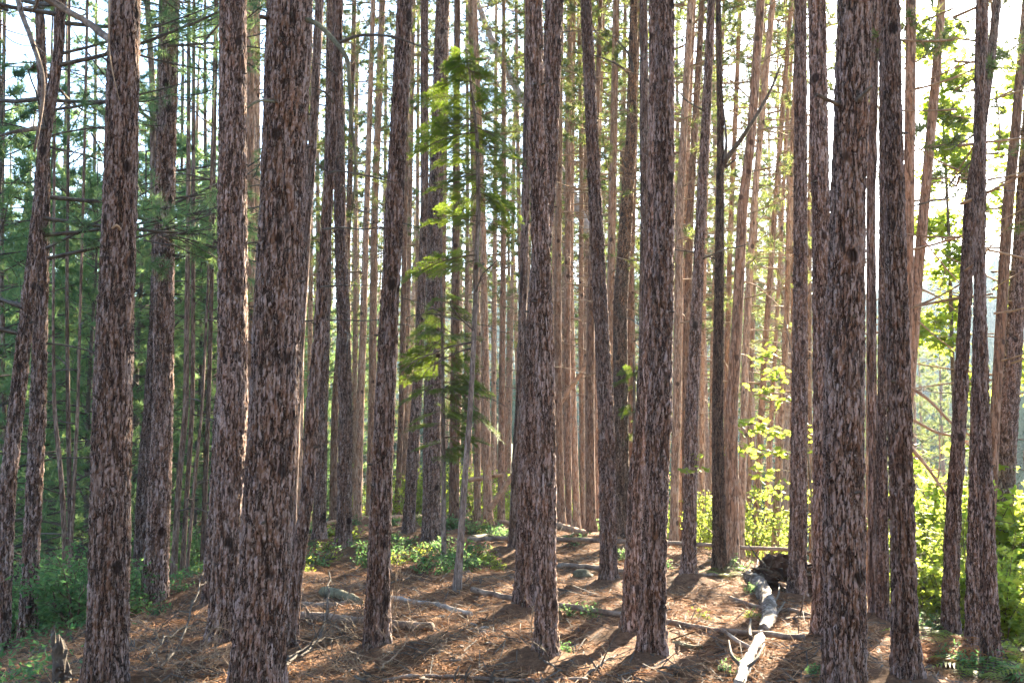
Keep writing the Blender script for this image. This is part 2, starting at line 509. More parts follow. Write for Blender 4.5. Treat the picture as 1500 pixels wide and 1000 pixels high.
# ------------------------------------------------------------------ trunks
def make_trunk(name, pts, Y, material, res, seed, height, base_z, near=True, flare=0.5, big=1.0):
    """pts: (px, py, width px) from foot to top.  Returns mesh (local to its foot), axis function, radius function, foot"""
    X = []; Z = []; Rr = []
    for (x, y, w) in pts:
        q = at(x, y, Y); X.append(q[0]); Z.append(q[2]); Rr.append(0.5 * w / FPX * Y * (0.94 if near else 0.97))
    X, Z, Rr = map(np.array, (X, Z, Rr))
    # below the first point straight down to the ground, above the last point on to the tree top
    s0 = (X[1] - X[0]) / max(Z[1] - Z[0], 0.1)
    zf = base_z - 0.35
    if Z[0] > zf:
        X = np.r_[X[0] - s0 * (Z[0] - zf), X]; Z = np.r_[zf, Z]; Rr = np.r_[Rr[0] * 1.04, Rr]
    top = base_z + height
    s1 = (X[-1] - X[-2]) / max(Z[-1] - Z[-2], 0.1)
    if top > Z[-1] + 0.5:
        for f in (0.33, 0.66, 1.0):
            zz = Z[-1] + (top - Z[-1]) * 1.0 if f == 1.0 else Z[len(Z) - 1] + (top - Z[-1]) * 0.4
            X = np.r_[X, X[-1] + s1 * 0.7 * (zz - Z[-1])]; Rr = np.r_[Rr, max(0.02, Rr[-1] * (0.85 if f < 1 else 0.25))]; Z = np.r_[Z, zz]
    zv = at(pts[-1][0], -40, Y)[2] + 0.3
    sides, step = res
    z1 = np.arange(zf, min(zv, top), step)
    z2 = np.arange(z1[-1] + step * 1.5, top, max(0.5, step * 3))
    zs = np.r_[z1, z2]
    fine = np.linspace(zf, top, 600)
    fx = np.interp(fine, Z, X); fr = np.interp(fine, Z, Rr)
    kk = max(3, int(600 * 0.7 / (top - zf)) | 1); ker = np.hanning(kk + 2)[1:-1]; ker /= ker.sum()
    pad = kk // 2
    def sm(a):
        e = np.r_[2 * a[0] - a[pad:0:-1], a, 2 * a[-1] - a[-2:-pad - 2:-1]]
        return np.convolve(e, ker, 'valid')
    fx = sm(fx); fr = sm(fr)
    g = np.random.default_rng(seed)
    ax = lambda z: np.interp(z, fine, fx)
    wob = g.uniform(0, 6.28, 4)
    ay = lambda z: Y + 0.03 * np.sin(z * 0.5 + wob[0]) * np.minimum(1, np.maximum(0, (z - zf) / 3))
    rad = lambda z: np.interp(z, fine, fr)
    fxb = float(ax(base_z))
    foot = (fxb, Y, base_z)
    th = np.arange(sides) * 2 * pi / sides
    TH, ZZ = np.meshgrid(th, zs)
    hh = ZZ - base_z
    lob = 1 + 0.17 * np.sin(3 * TH + wob[1]) * np.exp(-np.maximum(hh, 0) / 0.22) + 0.08 * np.sin(5 * TH + wob[3]) * np.exp(-np.maximum(hh, 0) / 0.16) + 0.02 * np.sin(2 * TH + wob[2] + 0.3 * ZZ)
    rr = rad(ZZ) * (1 + flare * np.exp(-np.maximum(hh + 0.1, 0) / 0.20)) * lob
    col = None
    if near:
        d, ck, tone, rnd = bark_relief(TH, ZZ - zf, rr.mean() if False else float(rad(base_z + 1.3)), seed, 1.0, big)
        fade = np.clip(rad(ZZ) / max(float(rad(base_z + 1.0)), 1e-3), 0.2, 1)
        rr = rr + d * fade
        col = np.stack([ck, tone, rnd, np.ones_like(ck)], -1).reshape(-1, 4)
    V = np.stack([ax(ZZ) - fxb + rr * np.cos(TH), ay(ZZ) - Y + rr * np.sin(TH), ZZ - base_z], -1).reshape(-1, 3)
    m_, n_ = TH.shape
    k = np.arange(m_ - 1)[:, None] * n_; j = np.arange(n_)[None, :]; j2 = (j + 1) % n_
    Q = np.stack([k + j, k + j2, k + n_ + j2, k + n_ + j], -1).reshape(-1, 4)
    me = new_mesh(name, V, Q, None, True, col)
    me.materials.append(material)
    return me, ax, ay, rad, foot

# ------------------------------------------------------------------ foliage pieces
def tufts(C, A, n, L, w, spread=0.9, seed=0):
    g = np.random.default_rng(seed)
    C = np.repeat(C, n, 0); A = np.repeat(A, n, 0)
    d = unit(A * g.uniform(0.1, 1.1, (len(C), 1)) + spread * unit(g.normal(size=C.shape)))
    b = C - A * g.uniform(0, 0.6, (len(C), 1)) * L
    s = unit(np.cross(d, g.normal(size=C.shape))) * w / 2
    tip = b + d * L * g.uniform(0.7, 1.1, (len(C), 1))
    tip[:, 2] -= 0.02 * L
    V = np.stack([b - s, b + s, tip], 1).reshape(-1, 3)
    T = np.arange(len(V)).reshape(-1, 3)
    return V, T

def limb_set(specs, seed, tuft_n, L, w, ntuft, woodmat, needlemat, name, dead=0, r0=0.022, sub=0.45):
    """limbs given as (start, direction, length); needle brushes toward their ends -> (wood mesh, needle mesh)"""
    g = np.random.default_rng(seed)
    wd, C, A = Acc(), [], []
    for i, (p0, d, ln) in enumerate(specs):
        d = unit(d); n = 6
        s = np.linspace(0, 1, n)
        side = unit(np.cross(d, [0, 0, 1])) * g.uniform(-0.15, 0.15)
        P = p0 + np.outer(s, d) * ln + np.outer(s**2, side) * ln + np.outer(s**2, [0, 0, 1]) * ln * g.uniform(-0.08, 0.28)
        wd.add(*tube(P, r0 * ln / 2 * (1 - 0.8 * s) + 0.003, 4, False))
        if i < dead:
            for q in range(3):
                u = g.uniform(0.3, 0.9); b = P[0] + (P[-1] - P[0]) * u
                e = b + unit(d + g.normal(size=3) * 0.9) * ln * g.uniform(0.12, 0.3)
                wd.add(*tube(np.array([b, (b + e) / 2 + [0, 0, 0.02], e]), [0.004, 0.003, 0.0015], 3, False))
            continue
        for q in range(ntuft):
            u = g.uniform(0.32, 1.0); f = u * (n - 1); k = min(int(f), n - 2)
            b = P[k] + (P[k + 1] - P[k]) * (f - k)
            td = unit(d * 0.8 + unit(g.normal(size=3)) * 0.9 + np.array([0, 0, 0.25]))
            ll = ln * sub * g.uniform(0.15, 0.6) * (1.25 - 0.6 * u)
            e = b + td * ll
            wd.add(*tube(np.array([b, e]), [0.005, 0.003], 3, False))
            C.append(e); A.append(td)
    nV, nT = tufts(np.array(C), np.array(A), tuft_n, L, w, 0.85, seed + 5)
    nm = new_mesh(name + '_needles', nV, None, nT, False); nm.materials.append(needlemat)
    wm = wd.mesh(name + '_limbs', woodmat)
    return wm, nm

def crown_specs(seed, h, n, rmax, z0=0.0, up=0.35, taper=True):
    g = np.random.default_rng(seed); S = []
    for i in range(n):
        z = z0 + (h - z0) * (i + g.uniform(0, 1)) / n
        a = i * 2.4 + g.uniform(-0.5, 0.5)
        f = (z - z0) / (h - z0)
        ln = rmax * (0.35 + 0.65 * (1 - f)) * g.uniform(0.6, 1.1) if taper else rmax * g.uniform(0.5, 1.1)
        S.append((np.array([0, 0, z]), np.array([cos(a), sin(a), up * (0.2 + 1.2 * f) + g.uniform(-0.15, 0.15)]), ln))
    return S

CROWN = [limb_set(crown_specs(20 + i, 8.0, 30, 1.9), 40 + i, 26, 0.17, 0.016, 13, M['bark_far'], M['needle'], 'pine_crown', dead=6) for i in range(4)]
SPARSE = [limb_set(crown_specs(60 + i, 9.0, 34, 1.5, 0, 0.15, False), 70 + i, 22, 0.16, 0.014, 12, M['dead_pale'], M['needle'], 'pine_branches', dead=9) for i in range(3)]
SPRIG = [limb_set(crown_specs(64 + i, 5.0, 16, 1.2, 0, 0.1, False), 74 + i, 20, 0.14, 0.012, 5, M['dead_pale'], M['needle'], 'pine_sprigs', dead=5) for i in range(2)]
YOUNG = [limb_set(crown_specs(80 + i, 9.5, 90, 2.6, 0.7, 0.25), 90 + i, 24, 0.17, 0.016, 17, M['dead'], M['needle_dark'], 'young_pine', dead=6) for i in range(3)]
DARKCROWN = [(c[0], c[1].copy()) for c in CROWN[:2]]
for c in DARKCROWN:
    c[1].materials.clear(); c[1].materials.append(M['needle_dark'])

# bare dead branches and stubs shared by the trunks
def dead_branch_mesh(seed, ln, material, r=0.011):
    g = np.random.default_rng(seed); a = Acc()
    s = np.linspace(0, 1, 8)
    P = np.stack([s * ln, 0.12 * ln * np.sin(s * 3 + g.uniform(0, 6)) * s, ln * (g.uniform(-0.1, 0.3) * s - g.uniform(0.1, 0.4) * s**2)], -1)
    P += g.normal(size=P.shape) * 0.012 * ln * s[:, None]
    a.add(*tube(P, r * (1 - 0.75 * s) + 0.002, 5, True))
    for i in range(5):
        k = g.integers(2, 7); d = unit(np.array([0.8, g.uniform(-1, 1), g.uniform(-0.7, 0.5)])); l2 = ln * g.uniform(0.1, 0.35)
        Q = resample([P[k], P[k] + d * l2 * 0.5 + [0, 0, 0.02], P[k] + d * l2], 4)
        a.add(*tube(Q, [0.005, 0.004, 0.003, 0.0015], 3, False))
    return a.mesh('dead_branch', material)
DEADB = [dead_branch_mesh(200 + i, 0.7 + 0.22 * i, M['dead']) for i in range(5)]
DEADP = [dead_branch_mesh(220 + i, 0.7 + 0.25 * i, M['dead_pale'], 0.012) for i in range(4)]
a = Acc()
s = np.linspace(0, 1, 5)
a.add(*tube(np.stack([s * 0.085 - 0.03, 0 * s, 0.012 * s], -1), [0.026, 0.018, 0.012, 0.011, 0.007], 7, True, 0.15, 3))
STUB = a.mesh('branch_stub', M['dead'])

def add_branches(root, ax, ay, rad, foot, n, zlo, zhi, pool, seed):
    g = np.random.default_rng(seed)
    for i in range(n):
        z = foot[2] + g.uniform(zlo, zhi); az = g.uniform(0, 2 * pi)
        r = float(rad(z)) * 0.8
        obj('branch', pool[g.integers(len(pool))], root,
            (float(ax(z)) - foot[0] + r * cos(az), float(ay(z)) - foot[1] + r * sin(az), z - foot[2]),
            (0, g.uniform(-0.35, 0.25), az), (1, 1, 1))
def add_stubs(root, ax, ay, rad, foot, n, zlo, zhi, seed, s=1.0):
    g = np.random.default_rng(seed)
    for i in range(n):
        z = foot[2] + g.uniform(zlo, zhi); az = g.uniform(pi, 2 * pi)
        r = float(rad(z)) * 0.98
        k = g.uniform(0.7, 1.2) * s
        obj('branch_stub', STUB, root,
            (float(ax(z)) - foot[0] + r * cos(az), float(ay(z)) - foot[1] + r * sin(az), z - foot[2]),
            (g.uniform(0, 6), g.uniform(-0.6, 0.3), az), (k, k, k))

def px_branch(root, foot, px, depths, r0, r1, material, name='branch', n=16, sides=7, twigs=0, seed=1):
    P = np.array([at(x, y, D) for (x, y), D in zip(px, depths)]) - np.array(foot)
    C = resample(P, n)
    a = Acc(); s = np.linspace(0, 1, n)
    a.add(*tube(C, r0 + (r1 - r0) * s, sides, True, 0.10, seed))
    g = np.random.default_rng(seed)
    for i in range(twigs):
        k = g.integers(n // 3, n - 1); d = unit(unit(C[min(k + 1, n - 1)] - C[k - 1]) + g.normal(size=3) * 0.8); l = g.uniform(0.15, 0.45)
        a.add(*tube(resample([C[k], C[k] + d * l * 0.5 + g.normal(size=3) * 0.02, C[k] + d * l], 4), [r1 * 0.7, r1 * 0.55, r1 * 0.4, 0.0015], 4, False))
    return obj(name, a.mesh(name, material), root)

def put_crown(root, ax, ay, foot, z, proto, sc, rz, name='crown'):
    """crown = limbs with the needles as its own piece"""
    w, nd = proto
    loc = (float(ax(foot[2] + z)) - foot[0], float(ay(foot[2] + z)) - foot[1], z)
    c = obj(name, nd, root, loc, (0, 0, rz), (sc, sc, sc))
    obj('limbs', w, c)['kind'] = 'stuff'
    return c

# ------------------------------------------------------------------ the trees one can tell apart
# key: (points foot->top (x, y, width) in the photograph, depth or None = where the foot meets the ground, bark, label, options)
TREES = {}
PX = {}
def tree(key, pts, Y, bark, label, res=None, height=21.0, crown=12.5, nb=3, ns=3, group=None, cat='pine tree', cproto=None, big=1.0, zb=(3.0, 9.0), name='pine_tree', pool=None, csc=1.0, low=None):
    seed = 1000 + len(TREES) * 17
    if Y is None:
        p = hit(pts[0][0], pts[0][1]); Y = float(p[1])
    xb = at(pts[0][0], pts[0][1], Y)[0]
    bz = gz(xb, Y)
    big = big * np.random.default_rng(seed + 9).uniform(0.8, 1.2)
    nearb = bark in ('bark', 'bark_dark', 'bark_rough')
    if res is None:
        w = pts[0][2]
        if w > 50: res = (120, 0.0125)
        elif w > 29: res = (84, 0.0155)
        elif w > 17: res = (60, 0.02)
        else: res = (16, 0.25)
    me, ax, ay, rad, foot = make_trunk('trunk', pts, Y, M[bark], res, seed, height, bz, nearb, big=big)
    root = thing(name, label, cat, foot, 0, group)
    obj('trunk', me, root)
    g = np.random.default_rng(seed)
    if ns: add_stubs(root, ax, ay, rad, foot, ns * 3, 0.8, 7.0, seed + 1, 0.75)
    if nb: add_branches(root, ax, ay, rad, foot, nb, zb[0], zb[1], pool or DEADB, seed + 2)
    if crown:
        pr = cproto or CROWN
        put_crown(root, ax, ay, foot, crown, pr[g.integers(len(pr))], csc * g.uniform(0.85, 1.1), g.uniform(0, 6.28))
    if low:
        put_crown(root, ax, ay, foot, low, SPARSE[g.integers(3)], g.uniform(0.85, 1.1), g.uniform(0, 6.28), 'lower_crown')
    PX[key] = pts
    TREES[key] = (root, ax, ay, rad, foot, Y)
    return TREES[key]

B = 'bark'
tree('T1', [(156, 1032, 61), (157, 1000, 60), (166, 600, 59), (178, 300, 51), (184, 0, 47)], 7.4, B, 'thick pine trunk beside the broken stump, its upper limb reaching over the shady slope', nb=0, ns=4)
tree('T2', [(375, 1046, 80), (377, 1000, 78), (401, 600, 74), (413, 300, 70), (423, 0, 69)], 6.7, B, 'widest pine trunk of all, with a long drooping bare branch near its top', nb=0, ns=5)
tree('T3', [(322, 948, 46), (330, 880, 43), (340, 600, 44), (339, 300, 44), (341, 0, 41)], 8.9, B, 'stout pine just behind the widest trunk, dead brush heaped at its foot', nb=0, ns=4)
tree('T3b', [(306, 892, 22), (316, 740, 20), (330, 500, 18), (336, 250, 16), (345, 0, 15)], None, B, 'dark slim pine half hidden behind the stout pine with brush at its foot', nb=1, ns=0)
tree('T4', [(227, 888, 36), (233, 750, 33), (239, 600, 30), (240, 300, 30), (250, 0, 26)], None, B, 'right trunk of the twin pines where the needle slope meets the green undergrowth', nb=1)
tree('T4b', [(207, 868, 26), (213, 700, 24), (221, 600, 22), (229, 450, 20), (242, 0, 17)], None, B, 'left trunk of the twin pines, partly hidden by its thicker twin', nb=1, ns=1)
tree('T5', [(39, 938, 25), (48, 780, 24), (57, 600, 23), (66, 300, 17), (66, 200, 15), (56, 0, 13)], None, B, 'pine on the shady slope whose stem crosses a leaning neighbour high up', nb=3, cproto=DARKCROWN, crown=10.5)
tree('T6', [(0, 960, 25), (12, 720, 23), (25, 600, 22), (57, 300, 18), (64, 200, 17), (84, 80, 15), (88, 0, 14)], None, B, 'pine leaning strongly over the shady slope, crossing its straighter neighbour', nb=3, cproto=DARKCROWN, crown=10.5)
tree('T9', [(424, 960, 20), (428, 920, 19), (434, 840, 19), (451, 720, 20), (456, 600, 19), (466, 500, 17), (472, 400, 16), (479, 300, 15), (485, 200, 14), (493, 100, 13), (496, 0, 12)], None, B, 'crooked leaning pine beside the widest trunk, with thin bare side branches', nb=0, ns=3, crown=11)
tree('T10', [(504, 808, 23), (506, 600, 21), (498, 300, 18), (497, 180, 15), (494, 0, 14)], None, B, 'straight pine with green seedlings at its foot, behind the crooked leaning one', nb=2)
tree('T11', [(468, 796, 19), (471, 600, 18), (478, 450, 14), (482, 200, 12), (484, 0, 11)], None, B, 'slim pine half hidden behind the crooked leaning pine', nb=2, ns=0)
tree('T12', [(424, 845, 17), (433, 600, 16), (449, 330, 14), (460, 160, 14), (468, 0, 14)], 13.0, B, 'slanting pine showing along the edge of the widest trunk', nb=3, ns=0)
tree('T13', [(550, 956, 39), (555, 840, 34), (564, 600, 30), (578, 300, 27), (593, 0, 24)], None, B, 'leaning pine with its flared foot at the fallen log and pale twigs in front', nb=0, ns=3)
tree('T14', [(632, 792, 28), (633, 600, 26), (637.5, 300, 23), (649, 0, 22)], None, B, 'upright pine between the two fir saplings, mossy undergrowth round its foot', nb=1)
tree('T15', [(598, 780, 18), (604, 680, 18), (615, 500, 14), (622, 300, 12), (622, 0, 12)], None, B, 'slightly curved pine next to the fir saplings, behind the pine of mossy foot', nb=2, ns=0)
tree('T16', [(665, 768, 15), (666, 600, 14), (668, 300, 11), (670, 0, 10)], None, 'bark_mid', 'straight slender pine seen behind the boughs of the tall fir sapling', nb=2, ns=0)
tree('T19', [(770, 896, 36), (773, 800, 33), (777, 600, 30), (786, 450, 28), (803, 250, 27), (812, 0, 28)], None, B, 'rear trunk of the pair of pines that cross, leaning over the sunlit side', nb=0, ns=3)
tree('T20', [(801, 968, 35), (800, 800, 30), (800, 600, 27), (795, 420, 28), (790, 300, 27), (781, 0, 26)], None, B, 'front trunk of the pair of pines that cross, foot bare among needles', nb=0, ns=4)
tree('T21', [(751, 808, 16), (760, 620, 14), (768, 400, 13), (775, 0, 11)], None, B, 'thin slanting pine tucked behind the crossing pair', nb=1, ns=0)
tree('T22', [(892, 856, 25), (887, 600, 24), (880, 450, 22), (872, 300, 20), (858.6, 0, 17)], None, B, 'slim pine leaning away from the dark rough trunk next to it', nb=1)
tree('T23', [(914, 788, 22), (911, 700, 22), (909, 600, 22), (908, 450, 22), (918, 300, 20), (925, 200, 17), (929, 0, 12)], None, 'bark_rough', 'dark rough bent trunk with flaky orange upper bark and a forked bare limb', nb=0, ns=2, big=0.9, cat='pine tree')
tree('T24', [(923, 936, 28), (933, 700, 23), (943, 600, 19), (950, 480, 17), (957, 300, 16), (957, 0, 15)], None, B, 'slanting pine leaning behind the stout pine that stands with bare foot in needles', nb=0, ns=2)
tree('T25', [(955, 970, 40), (958, 800, 36), (967, 600, 36), (974, 300, 31), (974, 0, 29)], None, B, 'stout pine with a slanting pine right behind it, bare foot in needles', nb=0, ns=4)
tree('T26', [(930, 800, 15), (936, 650, 15), (942, 500, 14), (944, 300, 14), (943, 0, 14)], 16.0, B, 'thin straight pine squeezed between the dark rough trunk and the stout pine', nb=2, ns=0)
tree('T27', [(1009, 852, 21), (1013, 600, 19), (1027, 300, 15), (1042, 0, 12)], None, B, 'slender pine with a tuft of green leaves on its lower trunk', nb=2, ns=1)
tree('T29', [(1054, 844, 20), (1051, 600, 17), (1054, 300, 13), (1055, 200, 11), (1052, 0, 8)], None, 'bark_dark', 'blackish dead trunk with a long forked bare branch', nb=2, ns=0, crown=None, height=9.5, cat='dead tree', name='dead_tree')
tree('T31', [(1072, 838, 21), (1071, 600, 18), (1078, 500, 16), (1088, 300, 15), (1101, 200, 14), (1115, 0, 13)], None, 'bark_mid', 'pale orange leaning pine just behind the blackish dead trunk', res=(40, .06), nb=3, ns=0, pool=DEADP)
tree('T35', [(1168, 880, 28), (1170.5, 600, 24), (1172, 300, 21), (1173, 0, 18)], None, B, 'very straight pine standing by the upturned dark root plate', nb=0, ns=2)
tree('T36', [(1207, 942, 34), (1206, 800, 31), (1204, 600, 29), (1201, 300, 27), (1197, 0, 27)], None, B, 'pine half hidden behind the thick trunk with two broken stubs', nb=0, ns=1)
tree('T37', [(1238, 1036, 64), (1238, 1000, 62), (1237, 600, 59), (1241.6, 300, 51), (1251, 0, 50)], 7.0, B, 'thick dark pine trunk with two broken branch stubs sticking out like horns', nb=0, ns=3)
tree('T38', [(1294, 918, 18), (1291, 600, 14), (1292, 300, 11), (1293, 0, 10)], None, B, 'slim pine next to the reddish-footed pine, at the edge of the shrubs', nb=1, ns=0)
tree('T38b', [(1279, 908, 16), (1279, 600, 14), (1277, 300, 13), (1283, 0, 12)], None, B, 'slim pine showing between the horned trunk and its slim neighbour', nb=1, ns=0)
tree('T39', [(1327, 1003, 42), (1324, 900, 36), (1316, 600, 34), (1310, 300, 29), (1306, 0, 27)], None, B, 'tall pine with a reddish flared foot on the sunlit litter', nb=0, ns=3)
tree('T40', [(1318, 915, 17), (1322, 600, 17), (1329, 400, 16), (1335, 0, 16)], 12.5, 'bark_mid', 'slim pine showing along the edge of the reddish-footed pine high up', res=(40, .05), nb=2, ns=0)
tree('T41', [(1322, 890, 18), (1328, 600, 18), (1337, 500, 17), (1344, 400, 16), (1369, 120, 14), (1379, 0, 13)], 14.0, 'bark_mid', 'slanting pine in front of the bright maple leaves, with bare limbs low down', res=(40, .05), nb=2, ns=0, pool=DEADP, cproto=SPARSE, crown=3.8)
tree('T42', [(1393, 936, 25), (1394, 800, 22), (1405, 600, 20), (1414, 400, 18), (1419, 300, 17), (1450, 100, 13), (1461, 0, 12)], None, B, 'pale orange leaning pine rising out of the bright shrubs', nb=2, ns=0, pool=DEADP, cproto=SPARSE, crown=3.8)
tree('T43', [(1453, 986, 28), (1447, 800, 23), (1441, 600, 20), (1435, 300, 17), (1437, 0, 15)], None, B, 'dark straight pine with dead rusty ferns at its foot', nb=2, ns=2)
tree('T44', [(1426, 960, 25), (1428, 800, 21), (1432, 650, 18), (1437, 400, 15), (1440, 0, 13)], None, B, 'pine close behind the dark straight one with rusty ferns at its foot', nb=1, ns=0)
tree('T45', [(1462, 925, 26), (1466, 820, 25), (1477, 600, 29), (1485, 500, 26), (1494, 400, 24), (1512, 150, 22), (1522, 0, 20)], None, B, 'heavy leaning pine among the shrubs, broader than its leaning neighbours', nb=3, ns=1, cproto=SPARSE, crown=3.8)
tree('T46', [(1446, 900, 15), (1450, 760, 15), (1457, 600, 14), (1477, 300, 17), (1488, 200, 15), (1505, 0, 13)], 15.5, 'bark_mid', 'thin leaning pine between the dark straight pine and the heavy leaning one', res=(40, .05), nb=3, ns=0, cproto=SPARSE, crown=3.8)

# needles heaped up round the feet of the near trunks
cov = np.empty(len(g_ground.vertices) * 3, np.float32); g_ground.vertices.foreach_get('co', cov); cov = cov.reshape(-1, 3)
for k_, v_ in TREES.items():
    fx_, fy_, fz_ = v_[4]
    if fy_ < 17:
        rr_ = float(v_[3](fz_ + 0.6)); dd = np.hypot(cov[:, 0] - fx_, cov[:, 1] - fy_)
        cov[:, 2] += (0.075 * np.exp(-(dd / (rr_ + 0.28)) ** 2)).astype(np.float32)
g_ground.vertices.foreach_set('co', cov.ravel()); g_ground.update()

# short names by which other labels refer to these trees
NICK = dict(T1='pine beside the stump', T2='widest pine trunk', T3='stout pine with brush', T4='twin pines', T9='crooked leaning pine', T10='straight pine with seedlings', T13='pine with flared foot', T14='pine with mossy foot',
            T16='slender fir-side pine', T19='rear crossing pine', T20='front crossing pine', T22='slim leaning pine', T23='dark bent trunk', T25='stout bare-footed pine', T27='pine with leaf tuft', T29='blackish dead trunk',
            T31='pale leaning pine', T35='very straight pine', T37='horned thick trunk', T39='reddish-footed pine', T43='dark straight pine')
def x_at(pts, y=500):
    return float(np.interp(-y, [-p_[1] for p_ in pts], [p_[0] for p_ in pts]))

# particular limbs
r, ax, ay, rad, f, Y = TREES['T2']
px_branch(r, f, [(440, 27), (468, 38), (505, 80), (511, 110), (515, 180), (521, 240), (516, 309)], [Y, Y - .1, Y - .25, Y - .3, Y - .3, Y - .3, Y - .3], 0.020, 0.006, M['log_moss'], n=26, twigs=3, seed=5)
px_branch(r, f, [(402, 149), (380, 148), (362, 158)], [Y - .12, Y - .3, Y - .35], 0.012, 0.006, M['log_moss'], seed=6)
px_branch(r, f, [(396, 28), (384, 25), (381, 24)], [Y, Y - .1, Y - .12], 0.018, 0.011, M['dead'], seed=7)
r, ax, ay, rad, f, Y = TREES['T1']
px_branch(r, f, [(168, 62), (150, 50), (130, 34), (100, 17), (66, -2), (20, -26)], [Y - .1, Y + .1, Y + .2, Y + .3, Y + .3, Y + .3], 0.032, 0.02, M['log'], n=20, twigs=6, seed=8)
px_branch(r, f, [(160, 0), (160, 70), (166, 110), (175, 147)], [Y - .26, Y - .26, Y - .3, Y - .32], 0.008, 0.003, M['dead_pale'], seed=9)
px_branch(r, f, [(176, 336), (170, 330), (164, 335)], [Y - .15, Y - .26, Y - .28], 0.012, 0.009, M['dead_pale'], seed=10)
r, ax, ay, rad, f, Y = TREES['T6']
px_branch(r, f, [(92, -60), (50, -75), (26, -10), (45, 55), (62, 110), (61, 160), (50, 222)], [Y, Y - 1., Y - 2, Y - 2.4, Y - 2.6, Y - 2.6, Y - 2.6], 0.034, 0.011, M['log'], n=26, twigs=3, seed=11)
px_branch(r, f, [(66, 186), (40, 190), (10, 196), (-30, 210)], [Y, Y - .5, Y - .8, Y - 1], 0.03, 0.01, M['dead'], n=16, twigs=5, seed=12)
r, ax, ay, rad, f, Y = TREES['T9']
for i, (pp, rr) in enumerate([([(498, 62), (530, 52), (575, 54), (610, 66), (637, 76)], .016), ([(482, 253), (500, 251), (540, 258), (581, 268)], .013),
                              ([(476, 336), (500, 333), (530, 336), (557, 332)], .011), ([(470, 420), (500, 418), (540, 418)], .009),
                              ([(488, 150), (475, 135), (457, 128)], .012), ([(478, 250), (462, 240), (450, 250)], .009), ([(495, 110), (470, 95), (450, 92)], .008)]):
    px_branch(r, f, pp, [Y - .05 - .1 * q for q in range(len(pp))], rr, rr * 0.3, M['dead'], twigs=2, seed=20 + i)
r, ax, ay, rad, f, Y = TREES['T23']
px_branch(r, f, [(927, 115), (926, 95), (918, 75), (904, 60)], [Y, Y - .1, Y - .2, Y - .2], 0.035, 0.012, M['dead'], seed=30)
px_branch(r, f, [(922, 108), (905, 95), (875, 83), (835, 76)], [Y, Y - .1, Y - .3, Y - .5], 0.025, 0.008, M['dead'], seed=31, twigs=2)
px_branch(r, f, [(921, 255), (915, 240), (909, 225)], [Y, Y - .1, Y - .2], 0.02, 0.008, M['dead'], seed=32)
r, ax, ay, rad, f, Y = TREES['T29']
px_branch(r, f, [(1057, 246), (1068, 228), (1095, 190), (1125, 140), (1145, 93)], [Y, Y - .1, Y - .3, Y - .5, Y - .6], 0.045, 0.012, M['dead'], n=20, twigs=1, seed=33)
px_branch(r, f, [(1062, 236), (1064, 205), (1060, 160)], [Y - .1, Y - .1, Y - .1], 0.028, 0.01, M['dead'], seed=34)
px_branch(r, f, [(1063, 245), (1072, 238), (1081, 230)], [Y, Y - .1, Y - .1], 0.02, 0.008, M['dead'], seed=35)
r, ax, ay, rad, f, Y = TREES['T37']
px_branch(r, f, [(1228, 153), (1221, 150), (1197, 139)], [Y - .05, Y - .15, Y - .3], 0.019, 0.012, M['dead'], seed=36, n=8)
px_branch(r, f, [(1252, 152), (1259, 144), (1277, 127)], [Y - .05, Y - .16, Y - .3], 0.022, 0.012, M['dead'], seed=37, n=8)
r, ax, ay, rad, f, Y = TREES['T41']
for i, (pp, rr) in enumerate([([(1330, 565), (1360, 585), (1395, 620), (1425, 640)], .026), ([(1330, 610), (1370, 632), (1400, 640), (1432, 660)], .022),
                              ([(1330, 650), (1355, 680), (1388, 726)], .034), ([(1376, 634), (1377, 670), (1374, 705), (1384, 722)], .01),
                              ([(1345, 470), (1380, 500), (1420, 525)], .012), ([(1352, 350), (1375, 380), (1410, 420)], .014)]):
    px_branch(r, f, pp, [Y - .1 - .12 * q for q in range(len(pp))], rr, rr * 0.5, M['log_orange'], twigs=3, seed=40 + i)

